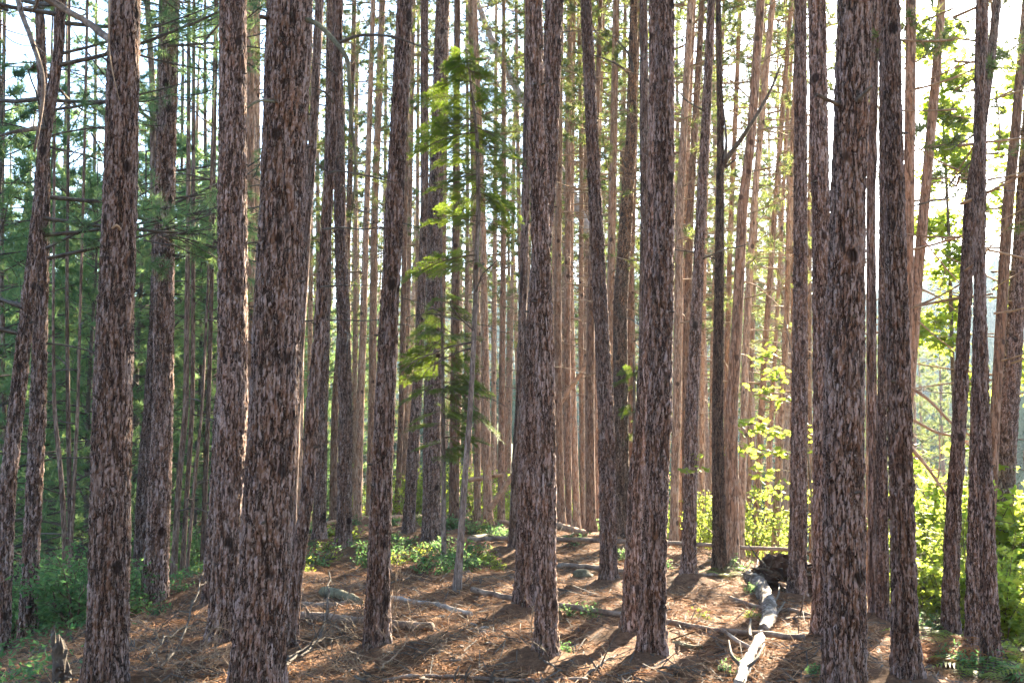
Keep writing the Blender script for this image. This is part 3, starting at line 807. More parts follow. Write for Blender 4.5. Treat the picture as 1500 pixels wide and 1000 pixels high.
# ------------------------------------------------------------------ slender trees of the stand behind
FAR_LABEL = 'slender pale orange pine trunk in the crowded stand behind'
FAR_GROUP = 'slender pines of the stand behind'
far = [  # (points, depth)
 ([(488, 760, 12), (490, 600, 11), (512, 300, 9), (519, 0, 7)], 24), ([(523, 762, 14), (528, 600, 12), (537, 300, 9), (547, 0, 7)], 23), ([(542, 745, 13), (545, 600, 12), (549, 300, 11), (560, 0, 10)], 26),
 ([(582, 745, 9), (588, 600, 9), (592, 400, 8), (598, 0, 7)], 28), ([(592, 750, 10), (594, 600, 9), (600, 300, 8), (606, 0, 7)], 29), ([(519, 745, 7), (520, 500, 7), (522, 200, 6), (524, 0, 6)], 36),
 ([(645, 745, 9), (648, 500, 8), (652, 200, 7), (656, 0, 7)], 31), ([(699, 745, 11), (699, 500, 10), (693, 200, 9), (690, 0, 9)], 27), ([(715, 758, 14), (712, 600, 12), (707, 300, 9), (695, 0, 8)], 23.5),
 ([(734, 758, 11), (735, 600, 10), (738, 300, 8), (738, 0, 6)], 25), ([(722, 745, 7), (724, 500, 7), (726, 200, 6), (727, 0, 5)], 33), ([(682, 742, 7), (683, 500, 6), (685, 250, 5), (684, 0, 5)], 35),
 ([(759, 752, 7), (764, 500, 7), (759, 250, 6), (756, 0, 5)], 32), ([(745, 735, 6), (749, 500, 5), (752, 300, 5), (756, 0, 4)], 40),
 ([(822, 772, 13), (818, 600, 12), (817, 400, 11), (822, 0, 8)], 21.5), ([(833, 768, 10), (831, 500, 10), (832, 250, 8), (836, 0, 7)], 23), ([(845, 768, 11), (840, 600, 9), (836, 400, 8), (841, 0, 6)], 24),
 ([(854, 775, 8), (851, 500, 8), (852, 250, 7), (848, 0, 6)], 25), ([(866, 778, 14), (864, 600, 13), (866, 400, 10), (880, 0, 7)], 20.5), ([(877, 778, 10), (875, 550, 10), (872, 350, 9), (884, 0, 6)], 22.5),
 ([(898, 790, 12), (893, 500, 12), (899, 200, 11), (903, 0, 10)], 20), ([(928, 780, 13), (926, 600, 12), (924, 400, 11), (934, 0, 8)], 21), ([(986, 818, 12), (991, 600, 13), (996, 300, 12), (1012, 0, 10)], 18.5),
 ([(997, 822, 11), (998, 600, 10), (1004, 300, 8), (1016, 0, 7)], 20), ([(1004, 800, 12), (1006, 500, 12), (1011, 300, 11), (1029, 0, 9)], 19.5), ([(1028, 815, 9), (1029, 600, 8), (1034, 300, 6), (1045, 0, 6)], 23),
 ([(1040, 800, 8), (1044, 500, 7), (1052, 250, 6), (1060, 0, 5)], 26), ([(1062, 825, 8), (1065, 550, 8), (1070, 350, 8), (1084, 0, 7)], 21), ([(1083, 835, 12), (1093, 500, 11), (1105, 300, 10), (1132, 0, 10)], 18),
 ([(1096, 815, 8), (1099, 600, 8), (1108, 300, 7), (1120, 0, 6)], 25), ([(1106, 805, 11), (1115, 600, 10), (1121, 500, 9), (1136, 300, 8), (1160, 0, 7)], 20), ([(1120, 816, 8), (1130, 600, 7), (1141, 420, 6), (1152, 200, 6), (1165, 0, 5)], 23),
 ([(1134, 824, 12), (1145, 600, 10), (1151, 500, 9), (1158, 300, 8), (1170, 0, 7)], 19), ([(1190, 830, 9), (1186, 600, 8), (1186, 300, 7), (1190, 0, 6)], 21), ([(1160, 820, 9), (1163, 500, 8), (1160, 250, 7), (1168, 0, 6)], 22),
 ([(1272, 860, 11), (1275, 500, 10), (1274, 200, 8), (1278, 0, 7)], 17), ([(560, 735, 6), (563, 400, 5), (566, 0, 5)], 42), ([(612, 735, 7), (611, 400, 6), (613, 0, 5)], 38), ([(640, 735, 6), (641, 400, 5), (643, 0, 5)], 44),
 ([(772, 740, 7), (771, 400, 6), (769, 0, 5)], 36), ([(810, 750, 8), (812, 400, 7), (815, 0, 6)], 30), ([(858, 745, 7), (858, 400, 6), (862, 0, 5)], 33), ([(905, 760, 7), (912, 400, 6), (916, 0, 5)], 29), ([(952, 770, 9), (957, 400, 8), (965, 0, 7)], 26),
 ([(437, 760, 12), (440, 500, 11), (446, 250, 10), (448, 0, 9)], 24), ([(365, 770, 13), (367, 400, 13), (367, 0, 12)], 18), ([(374, 765, 12), (376, 400, 11), (377, 0, 10)], 20), ([(452, 745, 8), (455, 400, 7), (455, 0, 7)], 30),
]
marks = sorted((x_at(PX[k_]), v_) for k_, v_ in NICK.items())
ORD = ['first', 'second', 'third', 'fourth', 'fifth', 'sixth', 'seventh', 'eighth', 'ninth']
gaps = {}
for i, (pts, Y) in enumerate(far):
    gaps.setdefault(sum(m_[0] < x_at(pts) for m_ in marks), []).append((x_at(pts), i))
FARLAB = {}
for q_, lst in gaps.items():
    for o_, (x_, i) in enumerate(sorted(lst)):
        FARLAB[i] = '%s orange far pine from the %s to the %s' % (ORD[o_], marks[max(q_ - 1, 0)][1], marks[min(q_, len(marks) - 1)][1])
for i, (pts, Y) in enumerate(far):
    right = pts[0][0] > 975
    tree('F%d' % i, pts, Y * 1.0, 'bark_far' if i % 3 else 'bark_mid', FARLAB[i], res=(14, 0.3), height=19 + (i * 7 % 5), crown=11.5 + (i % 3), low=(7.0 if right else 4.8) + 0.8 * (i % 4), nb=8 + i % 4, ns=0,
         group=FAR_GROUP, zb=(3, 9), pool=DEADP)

shade = [([(253, 856, 10), (262, 700, 9), (272, 600, 9), (277, 300, 7), (277, 0, 5)], 15.5), ([(266, 852, 8), (275, 700, 7), (281, 600, 7), (283, 300, 6), (285, 0, 5)], 16.5), ([(272, 862, 5), (286, 700, 5), (296, 600, 4.5), (304, 420, 4), (310, 200, 3.5)], 15),
         ([(297, 836, 8), (301, 700, 8), (305, 600, 7), (312, 300, 6), (318, 0, 5)], 17), ([(226, 840, 11), (228, 600, 10), (226, 300, 9), (223, 120, 9), (215, 0, 9)], 18), ([(3, 900, 9), (3, 600, 7), (2, 300, 6), (0, 100, 5)], 20), ([(10, 950, 9), (9, 800, 8), (6, 600, 7), (4, 400, 6)], 17),
         ([(92, 924, 8), (96, 800, 8), (91, 700, 7.5), (81, 600, 6), (79, 480, 4)], 14.0), ([(101, 905, 7), (103, 760, 7), (101, 600, 6.5), (99, 430, 5)], 15), ([(98, 890, 6.5), (107, 760, 6), (114, 600, 5), (117, 440, 4)], 14.5),
         ([(60, 850, 7), (64, 500, 6), (70, 250, 5)], 26), ([(138, 840, 7), (136, 500, 6), (138, 200, 5)], 24), ([(190, 820, 8), (193, 500, 7), (192, 200, 6)], 22), ([(260, 800, 6), (262, 500, 5), (268, 100, 5)], 28), ([(300, 790, 6), (301, 500, 6), (300, 100, 5)], 26)]
for i, (pts, Y) in enumerate(far):
    if pts[0][0] > 975:
        r, ax, ay, rad, f, Y = TREES['F%d' % i]
        put_crown(r, ax, ay, f, 3.0 + 0.5 * (i % 3), SPRIG[i % 2], 1.0, i * 1.3, 'lowest_branches')
smarks = sorted([(x_at(PX['T6'], 700), 'leaning slope pine'), (x_at(PX['T5'], 700), 'crossing slope pine'), (x_at(PX['T1'], 700), 'thick pine beside the stump'), (x_at(PX['T4'], 700), 'twin pines'), (x_at(PX['T3'], 700), 'stout pine with brush')])
gaps = {}
for i, (pts, Y) in enumerate(shade):
    gaps.setdefault(sum(m_[0] < x_at(pts, 700) for m_ in smarks), []).append((x_at(pts, 700), i))
SHLAB = {}
for q_, lst in gaps.items():
    for o_, (x_, i) in enumerate(sorted(lst)):
        SHLAB[i] = ('%s thin stem beyond the %s, among young pines' % (ORD[o_], smarks[0][1])) if q_ == 0 else '%s thin stem from the %s to the %s' % (ORD[o_], smarks[q_ - 1][1], smarks[min(q_, 4)][1])
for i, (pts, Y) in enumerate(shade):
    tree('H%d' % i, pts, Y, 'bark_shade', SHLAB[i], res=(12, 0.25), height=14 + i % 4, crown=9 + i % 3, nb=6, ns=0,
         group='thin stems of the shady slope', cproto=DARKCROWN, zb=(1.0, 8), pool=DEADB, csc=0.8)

# deeper rows of the stand, too far to tell one from another
def far_trunk(seed):
    g = np.random.default_rng(seed)
    z = np.linspace(-0.4, 20, 24)
    P = np.stack([0.12 * np.sin(z * 0.25 + g.uniform(0, 6)), 0.12 * np.sin(z * 0.2 + g.uniform(0, 6)), z], -1)
    a = Acc(); a.add(*tube(P, np.interp(z, [-0.4, 0.3, 12, 20], [0.18, 0.14, 0.10, 0.02]), 10, False))
    return a.mesh('trunk', M['bark_far'])
FT = [far_trunk(300 + i) for i in range(4)]
gq = np.random.default_rng(55)
placed = [(v[4][0], v[4][1]) for v in TREES.values()]
cnt = 0
tries = 0
while cnt < 82 and tries < 6000:
    tries += 1
    Y = gq.uniform(27, 75)
    x = gq.uniform(-0.50, 0.31) * Y
    if x > -0.05 * Y and Y > 55: continue
    if x / Y > 0.09: continue
    if any((x - a) ** 2 + (Y - b) ** 2 < 1.7 ** 2 for a, b in placed): continue
    placed.append((x, Y)); cnt += 1
    z = float(ground_h(x, Y))
    shady = x / Y < -0.24
    r = thing('pine_tree', 'far slim pine of the dense rows closing the view behind the stand' if not shady else 'far slim pine rising behind the young pines of the shady slope', 'pine tree', (x, Y, z), gq.uniform(0, 6.28),
              'far rows of the stand' if not shady else 'far pines of the shady slope')
    s = gq.uniform(0.85, 1.15)
    obj('trunk', FT[gq.integers(4)], r, (0, 0, 0), (gq.normal() * 0.012, gq.normal() * 0.012, 0), (s * gq.uniform(0.7, 1.15),) * 2 + (s,))
    sunny = x / Y > 0.05
    for zz in ((5.5,) if sunny else (5.0, 11.5) if gq.random() < 0.75 and not shady else (8.5,)):
        w, nd = (DARKCROWN if shady else SPARSE if sunny else CROWN)[gq.integers(2)]
        sc = gq.uniform(0.85, 1.15)
        c = obj('crown', nd, r, (0, 0, zz * s), (0, 0, gq.uniform(0, 6)), (sc, sc, sc)); obj('limbs', w, c)

cnt = tries = 0
while cnt < 74 and tries < 5000:
    tries += 1
    tall = cnt < 52
    if tall: Y = gq.uniform(34, 68); x = gq.uniform(0.03, 0.275) * Y
    else: Y = gq.uniform(44, 74); x = gq.uniform(0.28, 0.48) * Y
    if any((x - a) ** 2 + (Y - b) ** 2 < 1.9 ** 2 for a, b in placed): continue
    placed.append((x, Y)); cnt += 1
    r = thing('pine_tree', 'distant pine on the sunlit slope below the crest, pale against the sky', 'pine tree', (x, Y, float(ground_h(x, Y))), gq.uniform(0, 6.28), 'distant pines of the sunlit slope')
    s = gq.uniform(1.05, 1.3) if tall else gq.uniform(0.7, 0.95)
    k = s * gq.uniform(0.7, 1.0)
    obj('trunk', FT[gq.integers(4)], r, (0, 0, 0), (gq.normal() * 0.015, gq.normal() * 0.015, 0), (k, k, s))
    for zz in ((5.0, 11.0) if tall else (5.5,)):
        w, nd = (SPARSE + CROWN)[gq.integers(7)]
        sc = gq.uniform(1.0, 1.35)
        c = obj('crown', nd, r, (0, 0, zz * s), (0, 0, gq.uniform(0, 6)), (sc, sc, sc)); obj('limbs', w, c)

# unseen pines of the stand, added behind the camera to block sky light
cnt = tries = 0
while cnt < 56 and tries < 6000:
    tries += 1
    x, Y = gq.uniform(-20, 20), gq.uniform(-30, 0.5)
    if x * x + Y * Y < 9 or (Y > -6 and abs(x) > 9): continue
    if any((x - a) ** 2 + (Y - b) ** 2 < 2.1 ** 2 for a, b in placed): continue
    placed.append((x, Y)); cnt += 1
    r = thing('pine_tree', 'unseen pine added behind the viewpoint to keep sky light off the trunk fronts', 'pine tree', (x, Y, float(ground_h(x, Y))), gq.uniform(0, 6.28), 'unseen sky-blocking pines behind the viewpoint')
    s = gq.uniform(0.9, 1.15); k = s * gq.uniform(0.9, 1.3)
    obj('trunk', FT[gq.integers(4)], r, (0, 0, 0), (0, 0, 0), (k, k, s))
    w, nd = CROWN[gq.integers(4)]
    for zz in (4.5, 11.0):
        sc = gq.uniform(1.25, 1.5)
        c = obj('crown', nd, r, (0, 0, zz * s), (0, 0, gq.uniform(0, 6)), (sc, sc, sc)); obj('limbs', w, c)

# young pines of the shady slope
def young_trunk(h=9.8):
    z = np.linspace(-0.3, h, 14); a = Acc()
    a.add(*tube(np.stack([0.05 * np.sin(z), 0 * z, z], -1), np.interp(z, [-0.3, h], [0.09, 0.01]), 8, False))
    return a.mesh('trunk', M['dead'])
YT = young_trunk()
spots = [(-20, 15.5, 1.0), (60, 19, 1.0), (130, 17, .8), (110, 24, 1.15), (200, 21, 1.0), (170, 27, 1.2), (240, 25, 1.1), (290, 23, 1.0), (270, 30, 1.25), (320, 27, 1.1), (20, 25, 1.1), (-60, 20, 1.05), (60, 31, 1.3),
         (130, 35, 1.3), (200, 36, 1.35), (330, 35, 1.35), (270, 40, 1.4), (0, 38, 1.4), (380, 32, 1.1), (420, 38, 1.25), (-40, 30, 1.3), (90, 43, 1.5), (170, 46, 1.5), (245, 48, 1.5), (310, 50, 1.5), (460, 46, 1.3), (530, 54, 1.3), (370, 54, 1.5)]
for i, (px, Y, s) in enumerate(spots):
    x = at(px, 628, Y)[0]
    r = thing('young_pine', 'bushy young pine with dark blue-green needles filling the shady slope', 'pine tree', (x, Y, float(ground_h(x, Y)) - 0.1), gq.uniform(0, 6.28), 'young pines of the shady slope', s * gq.uniform(0.9, 1.05))
    w, nd = YOUNG[i % 3]
    obj('trunk', YT, r); c = obj('crown', nd, r); obj('limbs', w, c)

for i in range(16):  # young pines out of view, added to shut out low sky light from behind
    a_ = pi + (i - 7.5) * 0.16 + gq.uniform(-0.05, 0.05); d_ = gq.uniform(9, 17)
    x, Y = d_ * sin(a_), d_ * cos(a_)
    r = thing('young_pine', 'unseen bushy young pine added behind the viewpoint to block low sky light', 'pine tree', (x, Y, float(ground_h(x, Y)) - 0.1), gq.uniform(0, 6.28), 'unseen sky-blocking young pines behind the viewpoint', gq.uniform(0.9, 1.2))
    w, nd = YOUNG[i % 3]
    obj('trunk', YT, r); c = obj('crown', nd, r); obj('limbs', w, c)

# live boughs on the two crossing pines and beside them
def bough(seed, ln):
    g = np.random.default_rng(seed)
    S = [(np.zeros(3), np.array([1, 0, 0.05]), ln)]
    for i in range(7):
        u = g.uniform(0.2, 0.95)
        S.append((np.array([u * ln, 0, 0.05 * u * ln]), np.array([0.7, g.uniform(-1, 1), g.uniform(-0.3, 0.3)]), ln * g.uniform(0.2, 0.45)))
    return limb_set(S, seed, 30, 0.14, 0.006, 7, M['dead'], M['needle_dark'], 'bough', r0=0.02)
BOUGH = [bough(400 + i, 1.9 + 0.3 * i) for i in range(4)]
g = np.random.default_rng(91)
for key, n, zl, zh in (('T5', 13, 2.6, 9.5), ('T6', 14, 2.8, 9.5), ('H4', 9, 4.0, 10), ('T4b', 2, 5.5, 9), ('H12', 8, 4, 9), ('H11', 7, 3, 9)):
    r, ax, ay, rad, f, Y = TREES[key]
    for i in range(n):
        z = f[2] + g.uniform(zl, zh); az = g.uniform(0, 6.28)
        if key[0] == 'T' and -2.2 < (az - 2 * pi) < -0.9: az += 2.0
        w, nd = BOUGH[g.integers(4)]
        b = obj('bough', w, r, (float(ax(z)) - f[0], float(ay(z)) - f[1], z - f[2]), (0, g.uniform(-0.25, 0.2), az))
        obj('needles', nd, b)

# ------------------------------------------------------------------ fir saplings
def fir_spray(seed, ln=0.8):
    """a flat drooping fir bough: axis, side twigs, short needles along them"""
    g = np.random.default_rng(seed); wd = Acc(); V = []; n = 10
    s = np.linspace(0, 1, n)
    P = np.stack([s * ln, 0.04 * np.sin(s * 4 + seed), -0.22 * ln * s**2 + 0.05 * ln * s], -1)
    wd.add(*tube(P, 0.008 * (1 - 0.8 * s) + 0.0015, 4, False))
    tw = [(P, 0.25)]
    for i in range(26):
        u = 0.14 + 0.86 * (i + g.uniform(0, 1)) / 26; f = u * (n - 1); k = min(int(f), n - 2); b = P[k] + (P[k + 1] - P[k]) * (f - k)
        sd = 1 if i % 2 else -1
        l = ln * 0.46 * (1.15 - u) * g.uniform(0.7, 1.15) + 0.05
        d = unit(np.array([0.75, sd * g.uniform(0.6, 0.95), g.uniform(-0.22, 0.12)]))
        q = np.linspace(0, 1, 5)
        Tw = b + np.outer(q, d) * l + np.outer(q**2, [0.05, 0, -0.14]) * l
        wd.add(*tube(Tw, [0.003, 0.0026, 0.002, 0.0016, 0.001], 3, False)); tw.append((Tw, 0.05))
        for sgn in (-1, 1):
            if l > 0.14:
                k2 = 2; b2 = Tw[k2]; d2 = unit(d + np.array([0.1, sgn * 0.7, -0.05])); T2 = b2 + np.outer(q, d2) * l * 0.45
                tw.append((T2, 0.0))
    for Tw, u0 in tw:
        L = np.linalg.norm(Tw[-1] - Tw[0]); m = max(4, int(L * (1 - u0) / 0.0105))
        u = np.linspace(u0, 1, m); f = u * (len(Tw) - 1); k = np.minimum(f.astype(int), len(Tw) - 2)
        b = Tw[k] + (Tw[k + 1] - Tw[k]) * (f - k)[:, None]; ax_ = unit(Tw[k + 1] - Tw[k]); up = np.array([0, 0, 1.0])
        for sgn in (-1, 1):
            d = unit(np.cross(ax_, up) * sgn + ax_ * 0.5 + g.normal(size=b.shape) * 0.25 + up * 0.1)
            nl = 0.034 * g.uniform(0.7, 1.1, (m, 1)); w = 0.0046
            V.append(np.stack([b - ax_ * w, b + ax_ * w, b + d * nl], 1))
    V = np.concatenate(V).reshape(-1, 3)
    nm = new_mesh('fir_needles', V, None, np.arange(len(V)).reshape(-1, 3), False); nm.materials.append(M['fir'])
    return wd.mesh('bough', M['stem']), nm
SPRAY = [fir_spray(500 + i) for i in range(4)]
def fir(key, pts, Y, label, tips, extra, seed):
    xb = at(pts[0][0], pts[0][1], Y)[0]; bz = gz(xb, Y)
    me, ax, ay, rad, f = make_trunk('trunk', pts, Y, M['bark_sapling'], (14, 0.05), seed, at(*pts[-1][:2], Y)[2] - bz + 0.02, bz, False, flare=0.5)
    r = thing('fir_sapling', label, 'fir tree', f); obj('trunk', me, r)
    g = np.random.default_rng(seed)
    def put(p0, p1, k):
        d = p1 - p0; L = np.linalg.norm(d); az = math.atan2(d[1], d[0]); el = math.atan2(d[2], math.hypot(d[0], d[1]))
        s = L / 0.82
        b = obj('bough', SPRAY[k % 4][0], r, p0 - np.array(f), (g.uniform(-0.75, 0.75), -el - 0.12, az), (s, max(s, 0.55), max(s, 0.6)))
        obj('needles', SPRAY[k % 4][1], b)
    for i, (x0, y0, x1, y1) in enumerate(tips):
        z0 = at(x0, y0, Y)[2]; p0 = np.array([float(ax(z0)), Y, z0]); dep = g.uniform(-0.35, 0.35)
        put(p0, at(x1, y1, Y + dep), i)
    for i in range(extra[0]):
        z0 = g.uniform(*sorted(at(0, q, Y)[2] for q in extra[1])); p0 = np.array([float(ax(z0)), Y, z0])
        a = g.uniform(0, 2 * pi); ztop = at(0, pts[-1][1], Y)[2]; L = min(extra[2] * g.uniform(0.6, 1.1), 0.18 + 0.55 * (ztop - z0))
        put(p0, p0 + np.array([cos(a) * L, sin(a) * L, -0.12 * L]), i)
    add_branches(r, ax, ay, rad, f, 5, 2.2, 4.0, DEADB[:2], seed)
    return r
fir('S17', [(670, 860, 12), (675, 790, 10), (681, 700, 9), (689, 600, 8), (694, 500, 7.5), (701, 300, 7), (699, 200, 5.5), (690, 120, 3.5), (681, 66, 1.2)], 11.7, 'tall thin fir sapling with bright drooping boughs round its upper stem',
    [(682, 72, 668, 84), (682, 72, 697, 86), (684, 86, 664, 98), (685, 88, 706, 104), (687, 100, 655, 116), (688, 104, 718, 118), (690, 118, 660, 134), (690, 120, 712, 140), (692, 132, 618, 154), (693, 135, 716, 152), (695, 150, 655, 165), (697, 165, 742, 190), (697, 172, 645, 182), (698, 180, 610, 206), (699, 185, 772, 238), (699, 195, 600, 222),
     (700, 205, 655, 222), (700, 205, 730, 215), (701, 222, 632, 244), (701, 240, 742, 244), (701, 255, 620, 280), (701, 262, 650, 275), (702, 272, 762, 326), (702, 280, 735, 300), (702, 288, 645, 312), (701, 300, 750, 315), (698, 372, 588, 408), (698, 380, 630, 402), (698, 385, 720, 402), (699, 365, 650, 385)], (36, (84, 335), 0.62), 611)
fir('S18', [(650, 775, 7), (649, 600, 6), (648, 500, 4.5), (646, 400, 2)], 14.2, 'lower fir sapling with layered boughs behind the tall thin fir',
    [(647, 430, 622, 455), (647, 440, 690, 462), (648, 470, 600, 500), (648, 480, 700, 520), (648, 495, 583, 545), (648, 500, 690, 548), (648, 530, 592, 560), (649, 540, 720, 580), (649, 560, 582, 592), (649, 570, 700, 605), (649, 580, 735, 640), (650, 600, 600, 620), (650, 620, 700, 650), (650, 640, 690, 668), (650, 655, 672, 675)], (32, (430, 670), 0.72), 633)
fir('S18c', [(930, 760, 6), (929, 620, 5), (928, 520, 2)], 19.0, 'small fir sapling showing between the dark rough trunk and the stout pine',
    [(929, 535, 915, 555), (929, 545, 945, 560), (929, 560, 905, 585), (929, 570, 955, 592), (929, 590, 908, 610), (929, 600, 950, 630), (929, 630, 912, 655)], (22, (540, 670), 0.5), 655)

# ------------------------------------------------------------------ leaves, shrubs, saplings
def leaf_shape():
    """a five-lobed maple leaf, folded a little along the midrib, 1 unit long"""
    o = np.array([(0, 0), (0.30, 0.05), (0.52, 0.30), (0.33, 0.40), (0.48, 0.75), (0.18, 0.66), (0, 1.0), (-0.18, 0.66), (-0.48, 0.75), (-0.33, 0.40), (-0.52, 0.30), (-0.30, 0.05)])
    V = np.array([(x, y, 0.22 * abs(x) - 0.10 * y * y) for x, y in o] + [(0, 0.42, -0.02)])
    T = np.array([(12, i, (i + 1) % 12) for i in range(12)])
    return V, T
LV, LT = leaf_shape()
def oval_shape():
    V = np.array([(0, 0, 0), (0.22, 0.3, 0.06), (0.2, 0.65, 0.04), (0, 1, -0.08), (-0.2, 0.65, 0.04), (-0.22, 0.3, 0.06)])
    return V, np.array([(0, 1, 2), (0, 2, 3), (0, 3, 4), (0, 4, 5)])
OV, OT = oval_shape()
def rot_frames(n, g, tilt=0.6):
    az = g.uniform(0, 2 * pi, n); el = g.normal(0, tilt, n) - 0.25; ro = g.normal(0, tilt, n)
    y = np.stack([np.cos(az) * np.cos(el), np.sin(az) * np.cos(el), np.sin(el)], -1)
    x0 = np.stack([-np.sin(az), np.cos(az), 0 * az], -1); z0 = np.cross(x0, y) * -1
    x = x0 * np.cos(ro)[:, None] + z0 * np.sin(ro)[:, None]
    z = np.cross(x, y)
    return np.stack([x, y, z], 1)           # rows are the leaf axes
def leaves_mesh(name, C, size, shape, material, seed, tilt=0.6):
    g = np.random.default_rng(seed); V, T = shape; n = len(C)
    F = rot_frames(n, g, tilt); s = size * g.uniform(0.6, 1.2, (n, 1, 1))
    P = C[:, None, :] + s * np.einsum('vk,nkj->nvj', V, F)
    TT = (T[None] + (np.arange(n) * len(V))[:, None, None]).reshape(-1, 3)
    me = new_mesh(name, P.reshape(-1, 3), None, TT, False); me.materials.append(material)
    return me
def shrub_proto(seed, h, rad_, n, size, shape, material, nstem=7):
    g = np.random.default_rng(seed); st = Acc(); C = []
    for i in range(nstem):
        a = g.uniform(0, 6.28); l = h * g.uniform(0.6, 1.05); out = rad_ * g.uniform(0.2, 0.8)
        s = np.linspace(0, 1, 6)
        P = np.stack([cos(a) * out * s**1.4, sin(a) * out * s**1.4, l * s * (1 - 0.12 * s) - 0.1], -1) + g.normal(size=(6, 3)) * 0.02
        st.add(*tube(P, 0.012 * (1 - 0.8 * s) + 0.002, 4, False))
        for j in range(6):
            u = g.uniform(0.25, 1); f = u * 5; k = min(int(f), 4); b = P[k] + (P[k + 1] - P[k]) * (f - k)
            d = unit(np.array([g.normal(), g.normal(), 0.25])); e = b + d * rad_ * g.uniform(0.25, 0.55)
            st.add(*tube(np.array([b, (b + e) / 2 + [0, 0, 0.03], e]), [0.005, 0.004, 0.002], 3, False))
            m = n // (nstem * 6)
            q = g.uniform(0.1, 1.05, (m, 1)); C.append(b + (e - b) * q + g.normal(size=(m, 3)) * np.array([0.09, 0.09, 0.05]) * rad_)
    C = np.concatenate(C); C[:, 2] = np.maximum(C[:, 2], 0.04)
    return st.mesh('stems', M['stem']), leaves_mesh('foliage', C, size, shape, material, seed + 3, 0.5)
SHR_SUN = [shrub_proto(700 + i, 2.2, 1.1, 900, 0.10, (OV, OT), M['leaf']) for i in range(3)]
SHR_MAP = [shrub_proto(710 + i, 2.6, 1.0, 620, 0.12, (LV, LT), M['leaf']) for i in range(2)]
SHR_SH = [shrub_proto(720 + i, 1.1, 0.8, 900, 0.075, (OV, OT), M['leaf_shade']) for i in range(3)]
SEED = [shrub_proto(730 + i, 0.42, 0.34, 240, 0.062, (OV, OT), M['leaf_shade'] if i < 3 else M['leaf'], 5) for i in range(4)]
def plant(name, label, cat, proto, x, y, s, group, sink=0.05):
    r = thing(name, label, cat, (x, y, gz(x, y) - sink), gq.uniform(0, 6.28), group, s)
    obj('stems', proto[0], r); obj('foliage', proto[1], r)
    return r

# bright shrubs down the sunny slope
for i in range(92):
    Y = gq.uniform(12.5, 27); x = at(gq.uniform(1345, 1530), 628, Y)[0]
    pr = (SHR_SUN + SHR_MAP)[gq.integers(5)]
    plant('shrub', 'bright yellow-green leafy shrub on the sunny slope beyond the straight dark pines', 'shrub', pr, x, Y, gq.uniform(0.75, 1.25) * (0.62 if Y < 15 else 1.2), 'bright shrubs of the sunny slope')
for i in range(34):
    Y = gq.uniform(17.5, 30); x = at(gq.uniform(950, 1300), 628, Y)[0]
    pr = (SHR_SUN + SHR_MAP)[gq.integers(5)]
    plant('shrub', 'bright leafy shrub just over the crest behind the horizontal pole', 'shrub', pr, x, Y, gq.uniform(0.6, 1.0), 'shrubs over the crest')
for i in range(24):
    Y = gq.uniform(26, 40); x = at(gq.uniform(500, 900), 628, Y)[0]
    plant('shrub', 'leafy shrub far back between the crowded slender trunks', 'shrub', SHR_SUN[gq.integers(3)], x, Y, gq.uniform(0.6, 1.1), 'shrubs far back in the stand')
# undergrowth of the shady slope
for i in range(70):
    Y = gq.uniform(11.5, 24); px = gq.uniform(-40, 215) if Y < 18 else gq.uniform(-40, 300); x = at(px, 628, Y)[0]
    if x > -4.6: continue
    plant('bush', 'low blue-green leafy bush in the undergrowth of the shady slope', 'bush', SHR_SH[gq.integers(3)], x, Y, gq.uniform(0.6, 1.15), 'undergrowth of the shady slope')
# seedlings of the mid ground
for i in range(64):
    px, py = gq.uniform(520, 765), gq.uniform(764, 842)
    if gq.random() < 0.25: px, py = gq.uniform(430, 540), gq.uniform(770, 850)
    p = hit(px, py)
    if p is None: continue
    plant('seedling', 'small leafy seedling in the green patch round the fir saplings', 'seedling', SEED[gq.integers(4)], p[0], p[1], gq.uniform(0.6, 1.1), 'seedlings round the fir saplings', 0.02)
for i, (px, py, s) in enumerate([(846, 800, .8), (875, 770, .8), (920, 820, .7), (1010, 665, 0), (828, 898, .5), (868, 905, .5), (832, 958, .4), (1035, 905, .5), (1065, 830, .7), (1080, 845, .7), (980, 835, .5), (1090, 905, .5), (1183, 990, .4), (1065, 985, .35), (1100, 870, .4), (725, 825, .9), (700, 838, .9),
                                 (1390, 975, .6), (1420, 985, .7), (1480, 970, 1), (1495, 940, 1.1), (1360, 930, .8), (1380, 915, .9), (1345, 900, .9), (1470, 1000, .8), (250, 850, .8), (280, 842, .7), (300, 838, .7), (270, 870, .5), (230, 905, .5), (200, 900, .8)]):
    if s == 0: continue
    p = hit(px, py)
    if p is None: continue
    plant('seedling', 'small green plant growing by itself out of the needle litter', 'seedling', SEED[i % 4], p[0], p[1], s * 1.1, 'single plants in the needle litter', 0.02)

# low green fringe where the needles end on the shady side
C = []
gg = np.random.default_rng(808)
while len(C) < 3600:
    Y = gg.uniform(7.5, 19); px = gg.uniform(-30, 330)
    x = at(px, 628, Y)[0]
    edge = -4.25 - 0.16 * (Y - 9) * (Y < 13) + 0.35 * sin(Y * 1.7)
    if x > edge + gg.exponential(0.15): continue
    if lump(x, Y, 3.0, 77) < -0.12: continue
    C.append((x, Y, gz(x, Y) + gg.uniform(0.02, 0.2)))
o = obj('ground_cover', leaves_mesh('ground_cover', np.array(C), 0.07, (OV, OT), M['leaf_shade'], 9, 0.5))
tag(o, 'low green ground cover along the edge of the needle litter', 'plants'); o['kind'] = 'stuff'

